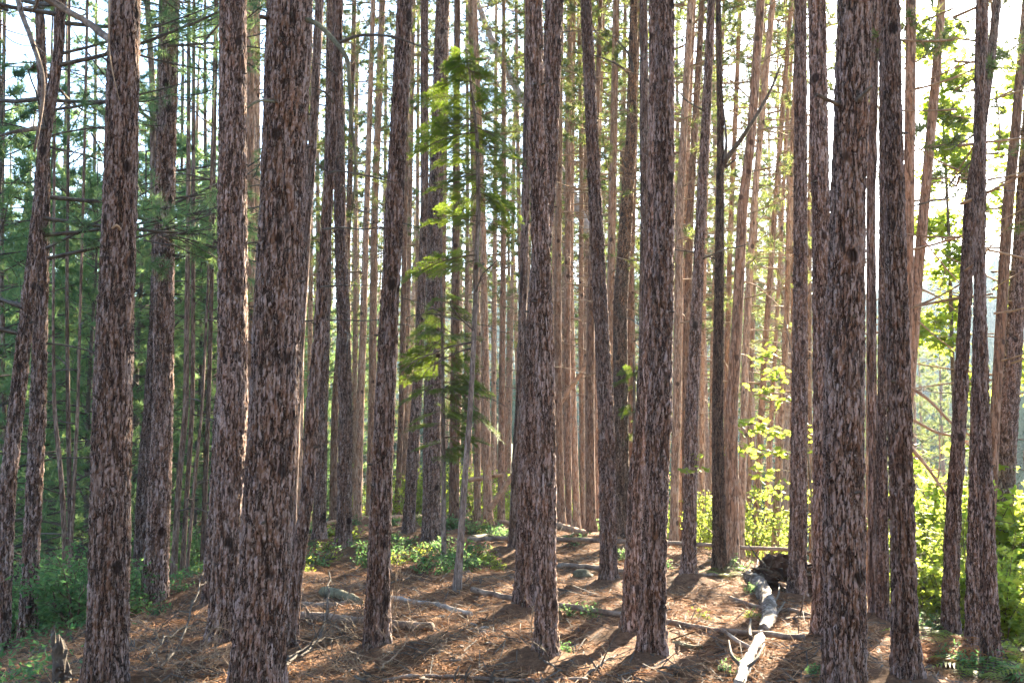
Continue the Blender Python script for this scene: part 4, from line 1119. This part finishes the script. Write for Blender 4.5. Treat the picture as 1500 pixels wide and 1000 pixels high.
# maple sapling with leaves one can pick out, and the taller maple on the sunny slope
leaf_mesh = new_mesh('leaf', LV * 0.13, None, LT, False); leaf_mesh.materials.append(M['leaf'])
def maple(label, trunk_px, Y, r0, clusters, nleaf, seed, size=0.13):
    g = np.random.default_rng(seed)
    P = np.array([at(x, y, Y) for x, y in trunk_px]); bz = gz(P[0][0], Y)
    P[0][2] = bz - 0.15
    f = np.array([P[0][0], Y, bz]); r = thing('maple_sapling', label, 'maple tree', f)
    S = resample(P - f, 22); a = Acc(); a.add(*tube(S, np.linspace(r0, r0 * 0.25, 22), 8, True)); obj('trunk', a.mesh('trunk', M['bark_sapling']), r)
    br = Acc(); C = []
    for (x, y, rx, ry, w) in clusters:
        c = at(x, y, Y + g.uniform(-0.6, 0.6)) - f
        k = np.argmin(np.abs(S[:, 2] - (c[2] - 0.25))); b = S[k]
        br.add(*tube(resample([b, (b + c) / 2 + [0, 0, 0.08], c], 6), np.linspace(0.010, 0.003, 6), 4, False))
        m = int(nleaf * w); sx, sz_ = rx / FPX * Y, ry / FPX * Y
        q = c + g.normal(size=(m, 3)) * np.array([sx, max(0.25, sx * 0.8), sz_]) * 0.5
        C.append(q)
        for e in q[::6]:
            br.add(*tube(np.array([c, e]), [0.003, 0.0015], 3, False))
    o = obj('branches', br.mesh('branches', M['stem']), r); o['kind'] = 'stuff'
    C = np.concatenate(C)
    order = np.argsort(C[:, 1]); C = C[order]
    F = rot_frames(len(C), g, 0.45)
    for i in range(min(280, len(C))):
        from mathutils import Matrix
        o = obj('leaf', leaf_mesh, r)
        R = Matrix([[F[i, c_, r_] for c_ in range(3)] for r_ in range(3)]).to_4x4()
        s = g.uniform(0.6, 1.2) * size / 0.13
        o.matrix_basis = Matrix.Translation(Vector(C[i])) @ R @ Matrix.Scale(s, 4)
    if len(C) > 280:
        o = obj('foliage', leaves_mesh('foliage', C[280:], size, (LV, LT), M['leaf'], seed + 1, 0.45), r); o['kind'] = 'stuff'
    return r
maple('maple sapling with bright leaves on both sides of the very straight pine', [(1190, 840), (1188, 720), (1178, 620), (1160, 520), (1150, 470)], 15.6, 0.022,
      [(1120, 520, 22, 16, .08), (1140, 550, 26, 14, .10), (1118, 575, 22, 10, .06), (1150, 580, 18, 12, .06), (1095, 620, 34, 9, .12), (1130, 632, 40, 9, .12), (1085, 655, 26, 7, .07), (1130, 660, 36, 9, .10), (1120, 690, 24, 9, .07), (1135, 718, 26, 10, .06), (1190, 640, 14, 30, .06), (1195, 720, 14, 30, .05), (1150, 745, 25, 15, .05)], 330, 901)
maple('tall maple with bright translucent leaves behind the slanting pine with bare limbs', [(1400, 880), (1402, 700), (1395, 520), (1390, 350), (1382, 180), (1375, 20)], 17.0, 0.05,
      [(1350, 60, 22, 40, .06), (1385, 50, 25, 40, .06), (1400, 110, 24, 25, .06), (1375, 160, 26, 25, .08), (1405, 180, 22, 30, .07), (1385, 215, 30, 22, .08), (1410, 240, 18, 25, .06), (1360, 265, 18, 30, .05), (1355, 330, 20, 22, .06), (1385, 330, 30, 28, .08), (1400, 380, 22, 30, .07), (1375, 400, 22, 22, .04), (1395, 450, 24, 26, .06), (1370, 470, 24, 20, .05),
       (1385, 500, 28, 16, .05), (1465, 215, 18, 35, .04), (1470, 300, 18, 40, .05), (1450, 620, 20, 40, .04), (1350, 480, 16, 20, .03), (1480, 420, 16, 40, .05), (1490, 540, 14, 40, .05), (1420, 560, 18, 30, .04), (1485, 130, 16, 40, .04), (1425, 330, 14, 40, .04)], 3000, 907, 0.12)
maple('leafy maple shoot growing round the slender pine at the middle of the pole', [(1006, 850), (1012, 760), (1016, 690), (1020, 665)], 12.6, 0.008, [(1014, 668, 10, 10, .4), (1025, 688, 12, 6, .35), (1008, 690, 8, 5, .25)], 44, 911, 0.085)

# dead rusty ferns and green fern fronds on the sunny edge
def fern(seed, material):
    g = np.random.default_rng(seed); V = []; T = []; n = 0; st = Acc()
    for i in range(8):
        a = i * 0.785 + g.uniform(-0.3, 0.3); L = g.uniform(0.3, 0.5); s = np.linspace(0, 1, 14)
        P = np.stack([cos(a) * L * s, sin(a) * L * s, 0.34 * L * np.sin(s * 2.4) + 0.01], -1); st.add(*tube(P, 0.003 * (1 - 0.7 * s) + 0.001, 3, False))
        sd = np.array([-sin(a), cos(a), 0])
        for k in range(2, 14):
            for sg in (-1, 1):
                l = 0.13 * sin(pi * (0.1 + 0.85 * s[k])) + 0.02; d = unit(sd * sg + np.array([cos(a), sin(a), 0]) * 0.4 + [0, 0, -0.15])
                w = np.array([cos(a), sin(a), 0]) * 0.014
                V += [P[k] - w, P[k] + w, P[k] + d * l]; T.append((n, n + 1, n + 2)); n += 3
    me = new_mesh('fronds', np.array(V), None, np.array(T), False); me.materials.append(material)
    return me, st.mesh('stalks', M['stem'])
FD, FG = fern(77, M['fern_dead']), fern(78, M['leaf'])
for px, py, s in [(1380, 962, .9), (1398, 968, 1), (1412, 962, .9), (1390, 975, .8), (1432, 975, .8), (1370, 972, .7), (1300, 965, 0.5)]:
    p = hit(px, py)
    r = thing('dead_fern', 'rusty dead fern on the litter at the foot of the dark straight pine', 'fern', p, gq.uniform(0, 6), 'rusty dead ferns', s); obj('fronds', FD[0], r); obj('stalks', FD[1], r)
for px, py, s in [(1440, 998, 1), (1480, 985, 1.2), (1400, 940, 1.1), (1375, 925, 1), (1495, 960, 1.2), (1290, 880, .9), (1060, 848, .8), (1355, 945, .9), (1350, 915, 1)]:
    p = hit(px, py)
    if p is None: continue
    r = thing('fern', 'green fern at the sunny edge of the needle litter', 'fern', p, gq.uniform(0, 6), 'green ferns of the sunny edge', s); obj('fronds', FG[0], r); obj('stalks', FG[1], r)

# ------------------------------------------------------------------ fallen and leaning wood
def log(name, label, px, w, material, Y=None, lift=0.4, stubs=0, seed=1, cat='log', sides=12, rough=0.08, group=None, n=None, taper=1.0, mats=None):
    P = []
    for i, (x, y) in enumerate(px):
        if Y is not None: q = at(x, y, Y[i])
        else:
            q = hit(x, y); q = q.copy(); q[2] = gz(q[0], q[1])
        P.append(q)
    P = np.array(P); ww = np.broadcast_to(np.asarray(w, float), (len(px),))
    R = 0.5 * ww / FPX * P[:, 1]
    if Y is None: P[:, 2] += R * (2 * lift)
    n = n or max(10, int(np.linalg.norm(P[-1] - P[0]) / 0.12))
    f = P[np.argmin(P[:, 2])].copy(); f[2] -= 0.0
    C = resample(P - f, n); g = np.random.default_rng(seed)
    C = C + g.normal(size=C.shape) * 0.006
    if Y is None:
        rq = np.interp(np.linspace(0, len(px) - 1, n), np.arange(len(px)), R)
        over = np.array([gz(c_[0] + f[0], c_[1] + f[1]) + r_ * 0.55 - (c_[2] + f[2]) for c_, r_ in zip(C, rq)])
        C[:, 2] += max(0.0, float(over.max())) * 0.75
    rr = np.interp(np.linspace(0, len(px) - 1, n), np.arange(len(px)), R)
    a = Acc(); a.add(*tube(C, rr, sides, True, rough, seed))
    r = thing(name, label, cat, f, 0, group)
    o = obj('stem', a.mesh('stem', material), r)
    for i in range(stubs):
        k = g.integers(1, n - 1); d = unit(np.cross(unit(C[min(k + 1, n - 1)] - C[k - 1]), g.normal(size=3)) + [0, 0, 0.5]); l = g.uniform(0.08, 0.3)
        b = Acc(); b.add(*tube(resample([C[k], C[k] + d * l * 0.6, C[k] + d * l + g.normal(size=3) * 0.03], 5), np.linspace(rr[k] * 0.4, rr[k] * 0.18, 5), 6, True))
        obj('branch_stub', b.mesh('branch_stub', material), r)
    return r
log('fallen_pole', 'long thin grey pole lying across the litter behind the crossing pair of pines', [(690, 874), (760, 886), (860, 902), (975, 919), (1080, 932), (1180, 945)], [8, 8, 8, 8, 8.5, 9], M['log'], stubs=3, seed=3, lift=.45)
log('fallen_pole', 'raised horizontal pole running behind the trunks to the upturned root plate', [(686, 790), (760, 788), (830, 790), (930, 793), (1050, 799), (1190, 808)], [7, 7, 7, 6.5, 6, 5.5], M['log'], Y=[17.0, 16.6, 16.2, 15.9, 15.6, 15.3], stubs=3, seed=4)
log('fallen_log', 'short dark log with a mossy lump behind the slim leaning pine', [(818, 832), (865, 836), (917, 840)], [8, 8, 7], M['log'], seed=5, stubs=1)
log('fallen_log', 'pale slanting log resting in the sunlit litter behind the crossing pair', [(812, 772), (835, 780), (856, 787)], [9, 10, 9], M['log_orange'], seed=6)
log('fallen_log', 'long dark log with a cut end lying at the flared foot of the leaning pine', [(424, 908), (500, 915), (570, 921), (634, 928)], [14, 14, 13.5, 14], M['log'], seed=7, stubs=2, lift=.55)
log('fallen_log', 'pale log behind the brush heap near the crooked leaning pine', [(428, 890), (470, 890), (508, 888)], [9, 9, 8], M['log'], seed=8)
log('fallen_log', 'short thick mossy log with a dark broken end', [(474, 872), (500, 880), (527, 888)], [15, 14, 12], M['log_moss'], seed=9, lift=.5)
log('fallen_branch', 'bleached white branch on the litter behind the leaning pine', [(574, 881), (605, 886), (640, 889)], [8, 7, 6], M['log_pale'], seed=10, cat='branch')
log('fallen_branch', 'bleached white branch with a curled end, nearer the crossing pair', [(640, 890), (668, 895), (690, 906)], [6, 8, 8], M['log_pale'], seed=11, cat='branch')
log('fallen_pole', 'far pale pole lying behind the pine of mossy foot', [(430, 768), (520, 765), (620, 761), (700, 764), (758, 772)], [6, 6, 6, 6.5, 7], M['log_orange'], seed=12)
log('leaning_snag', 'orange broken snag leaning between the crowded slender trunks', [(716, 748), (757, 686), (810, 606), (869, 519)], [8, 7.5, 7, 6], M['log_orange'], Y=[21.5, 21.7, 22, 22.3], seed=13, cat='dead tree')
log('fallen_pole', 'short pale pole propped behind the foot of the orange leaning snag', [(686, 704), (712, 699), (738, 695)], [6, 6, 5], M['log_orange'], Y=[24, 24, 24], seed=14)
log('leaning_snag', 'grey forked snag hung up high between the slender trunks', [(864, 345), (840, 290), (790, 190), (735, 90), (700, 5), (690, -40)], [13, 14, 12, 10, 8, 7], M['grey_snag'], Y=[27, 27, 27.2, 27.5, 27.8, 28], seed=15, cat='dead tree')
log('fallen_branch', 'thin crooked stick in the litter in front of the slim leaning pine', [(818, 868), (850, 873), (885, 876), (912, 873)], [3, 3, 2.5, 2], M['dead'], seed=16, cat='branch', sides=6)
log('fallen_pole', 'thin log lying behind the lichened log, ending by the very straight pine', [(1068, 880), (1120, 890), (1160, 900), (1196, 906)], [6, 7, 6.5, 6], M['log'], seed=17, stubs=1)
log('fallen_branch', 'bare reddish stick in the litter beside the lichened log', [(1148, 912), (1172, 908), (1195, 910)], [5, 4.5, 4], M['dead'], seed=18, cat='branch', sides=7)
log('fallen_pole', 'short pale pole on the litter at the foot of the blackish dead trunk', [(1005, 849), (1050, 848), (1090, 850)], [5, 5, 5], M['log'], seed=19)
log('fallen_pole', 'grey pole lying in front of everything along the brush', [(560, 1001), (640, 998), (760, 998), (860, 1000)], [6, 6, 6, 6], M['log'], seed=21, n=30)
log('fallen_log', 'dark mossy log tucked in the seedlings beside the thin slanting pine', [(690, 792), (720, 790), (752, 790)], [8, 8, 8], M['log_moss'], seed=22)
log('fallen_branch', 'dark short stick with a mossy side near the stout pine', [(985, 944), (1005, 949), (1030, 951)], [6, 7, 5], M['log_moss'], seed=23, cat='branch', sides=7)

# the lichened birch log: a barky upper piece and a bleached splintered lower piece
p = hit(1112, 905)
r = thing('broken_log', 'broken lichened log with bleached splintered end and stubs, lying down the slope', 'log', (p[0], p[1], gz(p[0], p[1])))
f = np.array(r.location)
def piece(name, px, w, material, lifts, seed, rough=0.12, sides=14, n=24):
    P = []
    for (x, y), l in zip(px, lifts):
        q = hit(x, y).copy(); q[2] = gz(q[0], q[1]) + l; P.append(q)
    P = np.array(P); R = 0.5 * np.array(w) / FPX * P[:, 1]
    a = Acc(); C = resample(P - f, n); rr = np.interp(np.linspace(0, len(px) - 1, n), np.arange(len(px)), R)
    a.add(*tube(C, rr, sides, True, rough, seed)); return obj(name, a.mesh(name, material), r)
piece('bark_section', [(1100, 858), (1112, 866), (1124, 886), (1128, 910), (1118, 932)], [20, 22, 21, 20, 15], M['birch'], [.10, .10, .08, .07, .06], 61, .2, 22, 60)
piece('splintered_section', [(1120, 925), (1112, 945), (1103, 962), (1092, 985), (1082, 1010)], [9, 14, 12, 17, 15], M['log_pale'], [.05, .05, .05, .05, .05], 62, 0.3, 12, 34)
for i, (px, w) in enumerate([([(1110, 958), (1085, 955), (1058, 945)], 8), ([(1108, 850), (1108, 842), (1111, 832)], 4), ([(1128, 890), (1140, 882), (1142, 874)], 4), ([(1115, 920), (1135, 915), (1150, 900)], 5), ([(1090, 990), (1108, 985), (1120, 970)], 6), ([(1084, 985), (1072, 978), (1068, 962)], 6), ([(1100, 945), (1098, 935), (1100, 926)], 6)]):
    piece('branch_stub', px, [w, w * .8, w * .5], M['log_pale'] if i in (0,) else M['dead'], [.06, .10, .14], 70 + i, .1, 7, 8)

# upturned root plate
def root_plate(px, py, seed):
    g = np.random.default_rng(seed); q = hit(px, py); z = gz(q[0], q[1])
    r = thing('root_plate', 'dark upturned root plate of a fallen pine behind the very straight pine', 'root plate', (q[0], q[1], z))
    n, m = 28, 12
    th = np.linspace(0, 2 * pi, n, endpoint=False); a = Acc()
    rings = []
    for k in range(m):
        u = k / (m - 1); rr = sin(pi * (0.04 + 0.92 * u)) ** 0.6
        rings.append(np.stack([0.42 * rr * np.cos(th) * (1 + 0.10 * g.normal(size=n)), np.full(n, -0.16 + 0.34 * u) + 0.04 * g.normal(size=n), 0.2 + 0.33 * rr * np.sin(th) * (1 + 0.10 * g.normal(size=n))], -1))
    V = np.concatenate(rings); k = np.arange(m - 1)[:, None] * n; j = np.arange(n)[None]; j2 = (j + 1) % n
    a.add(V, np.stack([k + j, k + j2, k + n + j2, k + n + j], -1).reshape(-1, 4)); obj('soil', a.mesh('soil', M['soil'], False), r)
    for i in range(14):
        an = g.uniform(0, pi); d = np.array([cos(an), g.uniform(-0.5, 0.1), sin(an) * 0.7]); L = g.uniform(0.4, 0.75)
        b = Acc(); b.add(*tube(resample([np.array([0, 0, 0.22]), np.array([0, 0, 0.22]) + d * L * 0.6, np.array([0, 0, 0.18]) + d * L + g.normal(size=3) * 0.06], 7), np.linspace(0.03, 0.006, 7), 6, True, .1, i))
        obj('root', b.mesh('root', M['dead']), r)
root_plate(1152, 872, 5)
root_plate2 = None

# broken stump
q = hit(95, 1004)
r = thing('stump', 'small broken stump with a splintered top beside the thick pine', 'stump', (q[0], q[1], gz(q[0], q[1])))
n = 16; th = np.linspace(0, 2 * pi, n, endpoint=False); g = np.random.default_rng(3); rings = []
for k in range(12):
    u = k / 11; rr = (0.062 * (1 + 0.5 * math.exp(-u * 6))) * (1 + 0.14 * g.normal(size=n)) * (1 if k < 11 else 0.5)
    jag = (0.13 * np.clip(1.4 * np.random.default_rng(5).random(n) - 0.3, 0, 1) * (k > 8) * (k - 8) / 3) - 0.06 * np.cos(th) * (k > 6)
    rings.append(np.stack([rr * np.cos(th) - 0.06 * u, rr * np.sin(th), -0.1 + 0.40 * u + jag], -1))
V = np.concatenate(rings); k = np.arange(11)[:, None] * n; j = np.arange(n)[None]; j2 = (j + 1) % n
a = Acc(); a.add(np.vstack([V, [[-0.06, 0, 0.2]]]), np.stack([k + j, k + j2, k + n + j2, k + n + j], -1).reshape(-1, 4), np.stack([11 * n + np.arange(n), 11 * n + (np.arange(n) + 1) % n, np.full(n, 12 * n)], -1))
obj('stem', a.mesh('stem', M['dead'], False), r)
for i in range(3):
    b = Acc(); aa = g.uniform(0, 6.28); b.add(*tube(np.array([[0.04 * cos(aa), 0.04 * sin(aa), 0.02], [0.12 * cos(aa), 0.12 * sin(aa), 0.0], [0.2 * cos(aa), 0.2 * sin(aa), -0.05]]), [0.03, 0.02, 0.01], 6)); obj('root', b.mesh('root', M['log_moss']), r)

# mossy lump stump on the log
q = hit(853, 848); g = np.random.default_rng(8)
r = thing('stump', 'low mossy stump touching the short dark log', 'stump', (q[0], q[1], gz(q[0], q[1])))
b = Acc(); zz = np.linspace(-0.08, 0.12, 7); b.add(*tube(np.stack([0 * zz, 0 * zz, zz], -1), [.17, .15, .13, .12, .12, .10, .06], 14, True, .3, 3)); obj('stem', b.mesh('stem', M['log_moss']), r)

# dead brush: fallen crooked branches with many bare twigs
def brush_branch(label, px, w, material, seed, lifts, ntw=12, group=None, tw_len=(0.12, 0.45)):
    P = []
    for (x, y), l in zip(px, lifts):
        q = hit(x, min(y, 999) if y < 1000 else y); q = q.copy()
        q[2] = gz(q[0], q[1]) + l; P.append(q)
    P = np.array(P); f = P[0].copy(); f[2] = gz(f[0], f[1]); n = 20
    C = resample(P - f, n); g = np.random.default_rng(seed); C += g.normal(size=C.shape) * 0.008
    R = np.linspace(w, w * 0.35, n) / 2 / FPX * P[0, 1]
    r = thing('dead_branch', label, 'branch', f, 0, group)
    a = Acc(); a.add(*tube(C, R, 6, True, .1, seed)); o = obj('stem', a.mesh('stem', material), r)
    b = Acc()
    for i in range(ntw):
        k = g.integers(3, n - 1); d = unit(unit(C[min(k + 1, n - 1)] - C[k - 1]) * 0.6 + g.normal(size=3) * np.array([0.8, 0.8, 0.6]) + [0, 0, 0.2]); l = g.uniform(*tw_len)
        Q = resample([C[k], C[k] + d * l * .5 + g.normal(size=3) * .02, C[k] + d * l + g.normal(size=3) * .03], 5)
        b.add(*tube(Q, np.linspace(R[k] * .5, 0.0015, 5), 4, False))
        for q in range(2):
            d2 = unit(d + g.normal(size=3) * .8); b.add(*tube(np.array([Q[2 + q], Q[2 + q] + d2 * l * .4]), [0.0025, 0.0012], 3, False))
    obj('twigs', b.mesh('twigs', material), r)['kind'] = 'stuff'
def bare(label, base, tips, material, seed, w=0.006):
    """upright bare twiggy shoot"""
    q = hit(*base); f = np.array([q[0], q[1], gz(q[0], q[1])]); r = thing('bare_shoot', label, 'twig', f); g = np.random.default_rng(seed)
    a = Acc()
    for (x, y) in tips:
        e = at(x, y, q[1] + g.uniform(-.15, .15)) - f; mid = e * 0.5 + g.normal(size=3) * 0.05
        Q = resample([np.array([0, 0, -.03]), mid, e], 8); a.add(*tube(Q, np.linspace(w, 0.0018, 8), 4, False))
        for i in range(7):
            k = g.integers(2, 8); d = unit(unit(e) + g.normal(size=3) * .7); l = g.uniform(.06, .2); a.add(*tube(np.array([Q[k], Q[k] + d * l]), [0.003, 0.0012], 3, False))
    obj('stems', a.mesh('stems', material), r)
bb = [('long dark curved branch arching from the brush towards the twin pines', [(216, 1000), (262, 960), (290, 905), (300, 878)], 5, 'dead', [.03, .10, .3, .5]),
      ('dark branch lying across the brush in front of the stout pine', [(215, 968), (260, 945), (330, 930), (356, 925)], 4, 'dead', [.03, .12, .18, .2]),
      ('pale thin branch lying low in the brush heap', [(265, 1000), (300, 980), (345, 975)], 4, 'dead_pale', [.03, .08, .1]),
      ('thick dark forked branch in the brush beside the widest trunk', [(420, 978), (460, 965), (478, 935), (482, 900)], 7, 'dead', [.04, .1, .22, .4]),
      ('dark branch sweeping out of the brush beside the widest trunk', [(415, 985), (450, 970), (500, 960), (545, 958)], 5, 'dead', [.04, .12, .14, .08]),
      ('grey branch poking up from the brush behind the mossy long log', [(520, 950), (480, 935), (430, 930)], 4, 'dead', [.03, .14, .2]),
      ('pale twiggy branch on the litter in front of the flared foot', [(555, 985), (590, 965), (606, 945)], 3, 'dead_pale', [.03, .1, .2]),
      ('dark low branch in the litter near the front crossing trunk', [(755, 960), (790, 975), (825, 990)], 6, 'dead', [.02, .03, .03]),
      ('twiggy branch lying between the front crossing trunk and the bleached bark chips', [(690, 935), (740, 945), (785, 952)], 3, 'dead', [.02, .05, .04]),
      ('dark root-like branch at the very edge of the litter by the fallen grey pole', [(850, 1000), (880, 985), (905, 975)], 6, 'dead', [.02, .06, .08]),
      ('grey crooked branch lying behind the brush at the foot of the crooked pine', [(600, 850), (560, 862), (510, 872)], 3, 'dead', [.03, .05, .04]),
      ('dark thin branch lying on the litter beside the stout pine', [(955, 990), (1000, 992), (1040, 996)], 5, 'dead', [.03, .04, .03]),
      ('pale bent branch crossing the litter at the foot of the blackish dead trunk', [(1070, 850), (1050, 815), (1025, 795)], 3, 'dead_pale', [.03, .3, .5])]
for i, (lb, px, w, mt, lf) in enumerate(bb):
    brush_branch(lb, px, w, M[mt], 130 + i, lf, 14 if i < 7 else 6)
for i in range(46):
    if i < 26: px, py = gq.uniform(425, 640), gq.uniform(915, 998)
    else: px, py = gq.uniform(195, 350), gq.uniform(915, 998)
    an = gq.uniform(-0.6, 0.6) + (pi if gq.random() < .5 else 0); L = gq.uniform(40, 110)
    e = (px + L * cos(an), min(max(py + L * .35 * sin(an), 885), 1000))
    brush_branch('thin dead branch in the tangled brush heap by the widest trunk' if i < 26 else 'thin dead branch in the tangled brush at the stout pine', [(px, py), ((px + e[0]) / 2, (py + e[1]) / 2), e], gq.uniform(1.6, 3.0), M['dead' if gq.random() < .5 else 'dead_pale'], 160 + i, [.02, gq.uniform(.05, .2), gq.uniform(.02, .25)], 8,
                 'brush by the widest trunk' if i < 26 else 'brush at the stout pine', (0.08, 0.3))
bare('pale bare twigs standing in front of the flared foot of the leaning pine', (556, 948), [(566, 880), (590, 850), (598, 815), (575, 800), (548, 870), (560, 905), (583, 780 + 40)], M['dead_pale'], 5)
bare('pale bare shoot standing by the foot of the front crossing trunk', (790, 960), [(770, 905), (780, 890), (815, 940)], M['dead_pale'], 6, .004)
bare('dry pale shoot beside the mossy short log', (530, 905), [(525, 850), (530, 870), (516, 862)], M['dead_pale'], 7, .004)
bare('thin pale shoot leaning beside the stout pine with brush at its foot', (330, 930), [(345, 850), (338, 880), (352, 870)], M['dead_pale'], 8, .004)
for i, (px, py) in enumerate([(668, 1000), (684, 1000), (720, 1000)]):
    q = hit(px, py); a = Acc(); g = np.random.default_rng(i)
    f = np.array([q[0], q[1], gz(q[0], q[1])]); r = thing('branch_end', 'dark broken branch end sticking up by the fallen grey pole', 'branch', f, 0, 'dark branch ends by the grey pole')
    a.add(*tube(resample([[0, 0, -.05], [-.01, 0, .05], [0.02 + .03 * g.normal(), 0, .13]], 6), np.linspace(.014, .006, 6), 6, True)); obj('stem', a.mesh('stem', M['dead']), r)
    b = Acc(); b.add(*tube(np.array([[0, 0, .04], [.03, 0, .08]]), [.007, .004], 5)); obj('branch_stub', b.mesh('branch_stub', M['dead']), r)

# bleached bark chips and cones
def chip(seed):
    g = np.random.default_rng(seed); n = 9; th = np.sort(g.uniform(0, 6.28, n)); rr = g.uniform(.5, 1, n)
    top = np.stack([rr * np.cos(th) * .11, rr * np.sin(th) * .05, .018 + .02 * np.cos(th) + 0 * th], -1); bot = top - [0, 0, .012]
    V = np.vstack([top, bot, [[0, 0, .03]], [[0, 0, .012]]]); j = np.arange(n); j2 = (j + 1) % n
    return new_mesh('bark_chip', V, np.stack([j, j + n, j2 + n, j2], -1), np.vstack([np.stack([j, j2, np.full(n, 2 * n)], -1), np.stack([j2 + n, j + n, np.full(n, 2 * n + 1)], -1)]), False)
CH = [chip(i) for i in range(3)]
for c in CH: c.materials.append(M['log_pale'])
for i, (px, py, s) in enumerate([(697, 915, 1.1), (706, 920, 1.3), (690, 922, .9), (712, 926, .9), (700, 928, .8), (676, 950, .6), (660, 962, .6), (690, 968, .5), (645, 905, .6), (720, 945, .5), (840, 945, .4), (1040, 930, .5), (905, 950, .4), (640, 940, .5)]):
    q = hit(px, py); o = obj('bark_chip', CH[i % 3], None, (q[0], q[1], gz(q[0], q[1])), (gq.uniform(-.3, .3), gq.uniform(-.3, .3), gq.uniform(0, 6)), (s, s, s))
    tag(o, 'bleached bark chip on the needle litter in front of the crossing pines', 'bark chip', 'bleached bark chips')
def cone():
    V = []; T = []; n = 0; core = Acc()
    z = np.linspace(0, 1, 8); core.add(*tube(np.stack([z * .055, 0 * z, 0 * z], -1), .014 * np.sin(pi * (.12 + .8 * z)), 7, True))
    for k in range(34):
        u = k / 34; a_ = k * 2.4; R = .02 * sin(pi * (.15 + .75 * u)); d = np.array([.35, cos(a_), sin(a_)]); b = np.array([u * .055, R * .5 * cos(a_), R * .5 * sin(a_)]); s = np.array([0, -sin(a_), cos(a_)]) * .006
        tip = b + unit(d) * R * .9; core.add([b - s, b + s, tip + s * .8, tip - s * .8], [(0, 1, 2, 3)])
    return core.mesh('pine_cone', M['dead'], False)
CN = cone()
for i in range(26):
    px, py = gq.uniform(600, 1200), gq.uniform(900, 995)
    q = hit(px, py); o = obj('pine_cone', CN, None, (q[0], q[1], gz(q[0], q[1]) + .012), (0, gq.uniform(-.3, .3), gq.uniform(0, 6)), (1.1,) * 3)
    tag(o, 'small dark pine cone lying in the needle litter', 'pine cone', 'pine cones in the litter')

# needle litter and small twigs: nobody could count them
def strewn(n, L, w, seed, zt, ylo=5.2, yhi=19, xk=0.55):
    g = np.random.default_rng(seed)
    Y = ylo + (yhi - ylo) * g.random(n) ** 1.6; X = g.uniform(-1, 1, n) * xk * Y; keep = (X > -4.3 - .1 * Y) & (X < 6.5); X, Y = X[keep], Y[keep]; n = len(X)
    Z = ground_h(X, Y) + rough_h(X, Y) * np.exp(-((X / 14) ** 4)) * np.exp(-(((Y - 10) / 16) ** 4))
    a_ = g.uniform(0, 2 * pi, n); l = L * g.uniform(.5, 1.3, n); el = g.normal(0, .22, n)
    d = np.stack([np.cos(a_) * np.cos(el), np.sin(a_) * np.cos(el), np.sin(el)], -1) * l[:, None] / 2
    s = np.stack([-np.sin(a_), np.cos(a_), g.normal(0, .5, n)], -1) * w / 2
    c = np.stack([X, Y, Z + zt + np.abs(d[:, 2]) * .6], -1)
    return np.stack([c - d - s, c + d - s, c + d + s, c - d + s], 1).reshape(-1, 3), np.arange(n * 4).reshape(-1, 4)
V, Q = strewn(110000, 0.14, 0.0046, 1, 0.014)
me = new_mesh('needle_litter', V, Q, None, False); me.materials.append(M['litter'])
o = obj('needle_litter', me); tag(o, 'dry brown pine needles strewn over the forest floor', 'needles'); o['kind'] = 'stuff'
V, Q = strewn(9500, 0.24, 0.009, 2, 0.02)
me = new_mesh('twig_litter', V, Q, None, False); me.materials.append(M['dead'])
o = obj('twig_litter', me); tag(o, 'small grey twigs strewn over the needle litter', 'twigs'); o['kind'] = 'stuff'

# ------------------------------------------------------------------ far woods on the hills across the valley
g = np.random.default_rng(66)
n = 5200
az = g.uniform(-0.75, 0.85, n); rr = np.sqrt(g.uniform(70**2, 480**2, n))
X, Y = rr * np.sin(az), rr * np.cos(az); Z = ground_h(X, Y)
ph = np.linspace(0, 2 * pi, 7, endpoint=False); lev = [(-.2, .6), (.15, 1.0), (.45, .85), (.75, .5), (1.0, .06)]
tV = np.concatenate([np.stack([r_ * np.cos(ph + i), r_ * np.sin(ph + i), np.full(7, z_)], -1) for i, (z_, r_) in enumerate(lev)])
k = np.arange(4)[:, None] * 7; j = np.arange(7)[None]; tQ = np.stack([k + j, k + (j + 1) % 7, k + 7 + (j + 1) % 7, k + 7 + j], -1).reshape(-1, 4)
sz_ = g.uniform(1.8, 3.8, n); hz = sz_ * g.uniform(2.2, 4.2, n)
P = tV[None] * np.stack([sz_, sz_, hz], -1)[:, None, :]
P[..., :2] *= (1 + 0.25 * g.normal(size=P.shape[:2]))[..., None]
P = P + np.stack([X, Y, Z], -1)[:, None]
QQ = (tQ[None] + (np.arange(n) * len(tV))[:, None, None]).reshape(-1, 4)
me = new_mesh('far_wood', P.reshape(-1, 3), QQ, None, True); me.materials.append(M['far_wood'])
o = obj('far_wood', me); tag(o, 'hazy blue wooded hillside across the valley', 'forest'); o['kind'] = 'stuff'

# ------------------------------------------------------------------ the air
HAZE = 0.0005
if HAZE:
    me = new_mesh('haze', np.array([(x, y, z) for x in (-625, 625) for y in (-625, 625) for z in (-14, 85)], float) , np.array([(0, 1, 3, 2), (4, 6, 7, 5), (0, 4, 5, 1), (2, 3, 7, 6), (0, 2, 6, 4), (1, 5, 7, 3)]), None, False)
    m = bpy.data.materials.new('haze'); m.use_nodes = True; t = m.node_tree; t.nodes.clear()
    out = t.nodes.new('ShaderNodeOutputMaterial'); pv = t.nodes.new('ShaderNodeVolumePrincipled')
    pv.inputs['Color'].default_value = (0.62, 0.80, 1.0, 1); pv.inputs['Density'].default_value = HAZE; pv.inputs['Anisotropy'].default_value = 0.15
    t.links.new(pv.outputs[0], out.inputs['Volume'])
    me.materials.append(m)
    o = obj('haze', me); tag(o, 'thin pale morning haze in the air of the valley', 'haze'); o['kind'] = 'stuff'
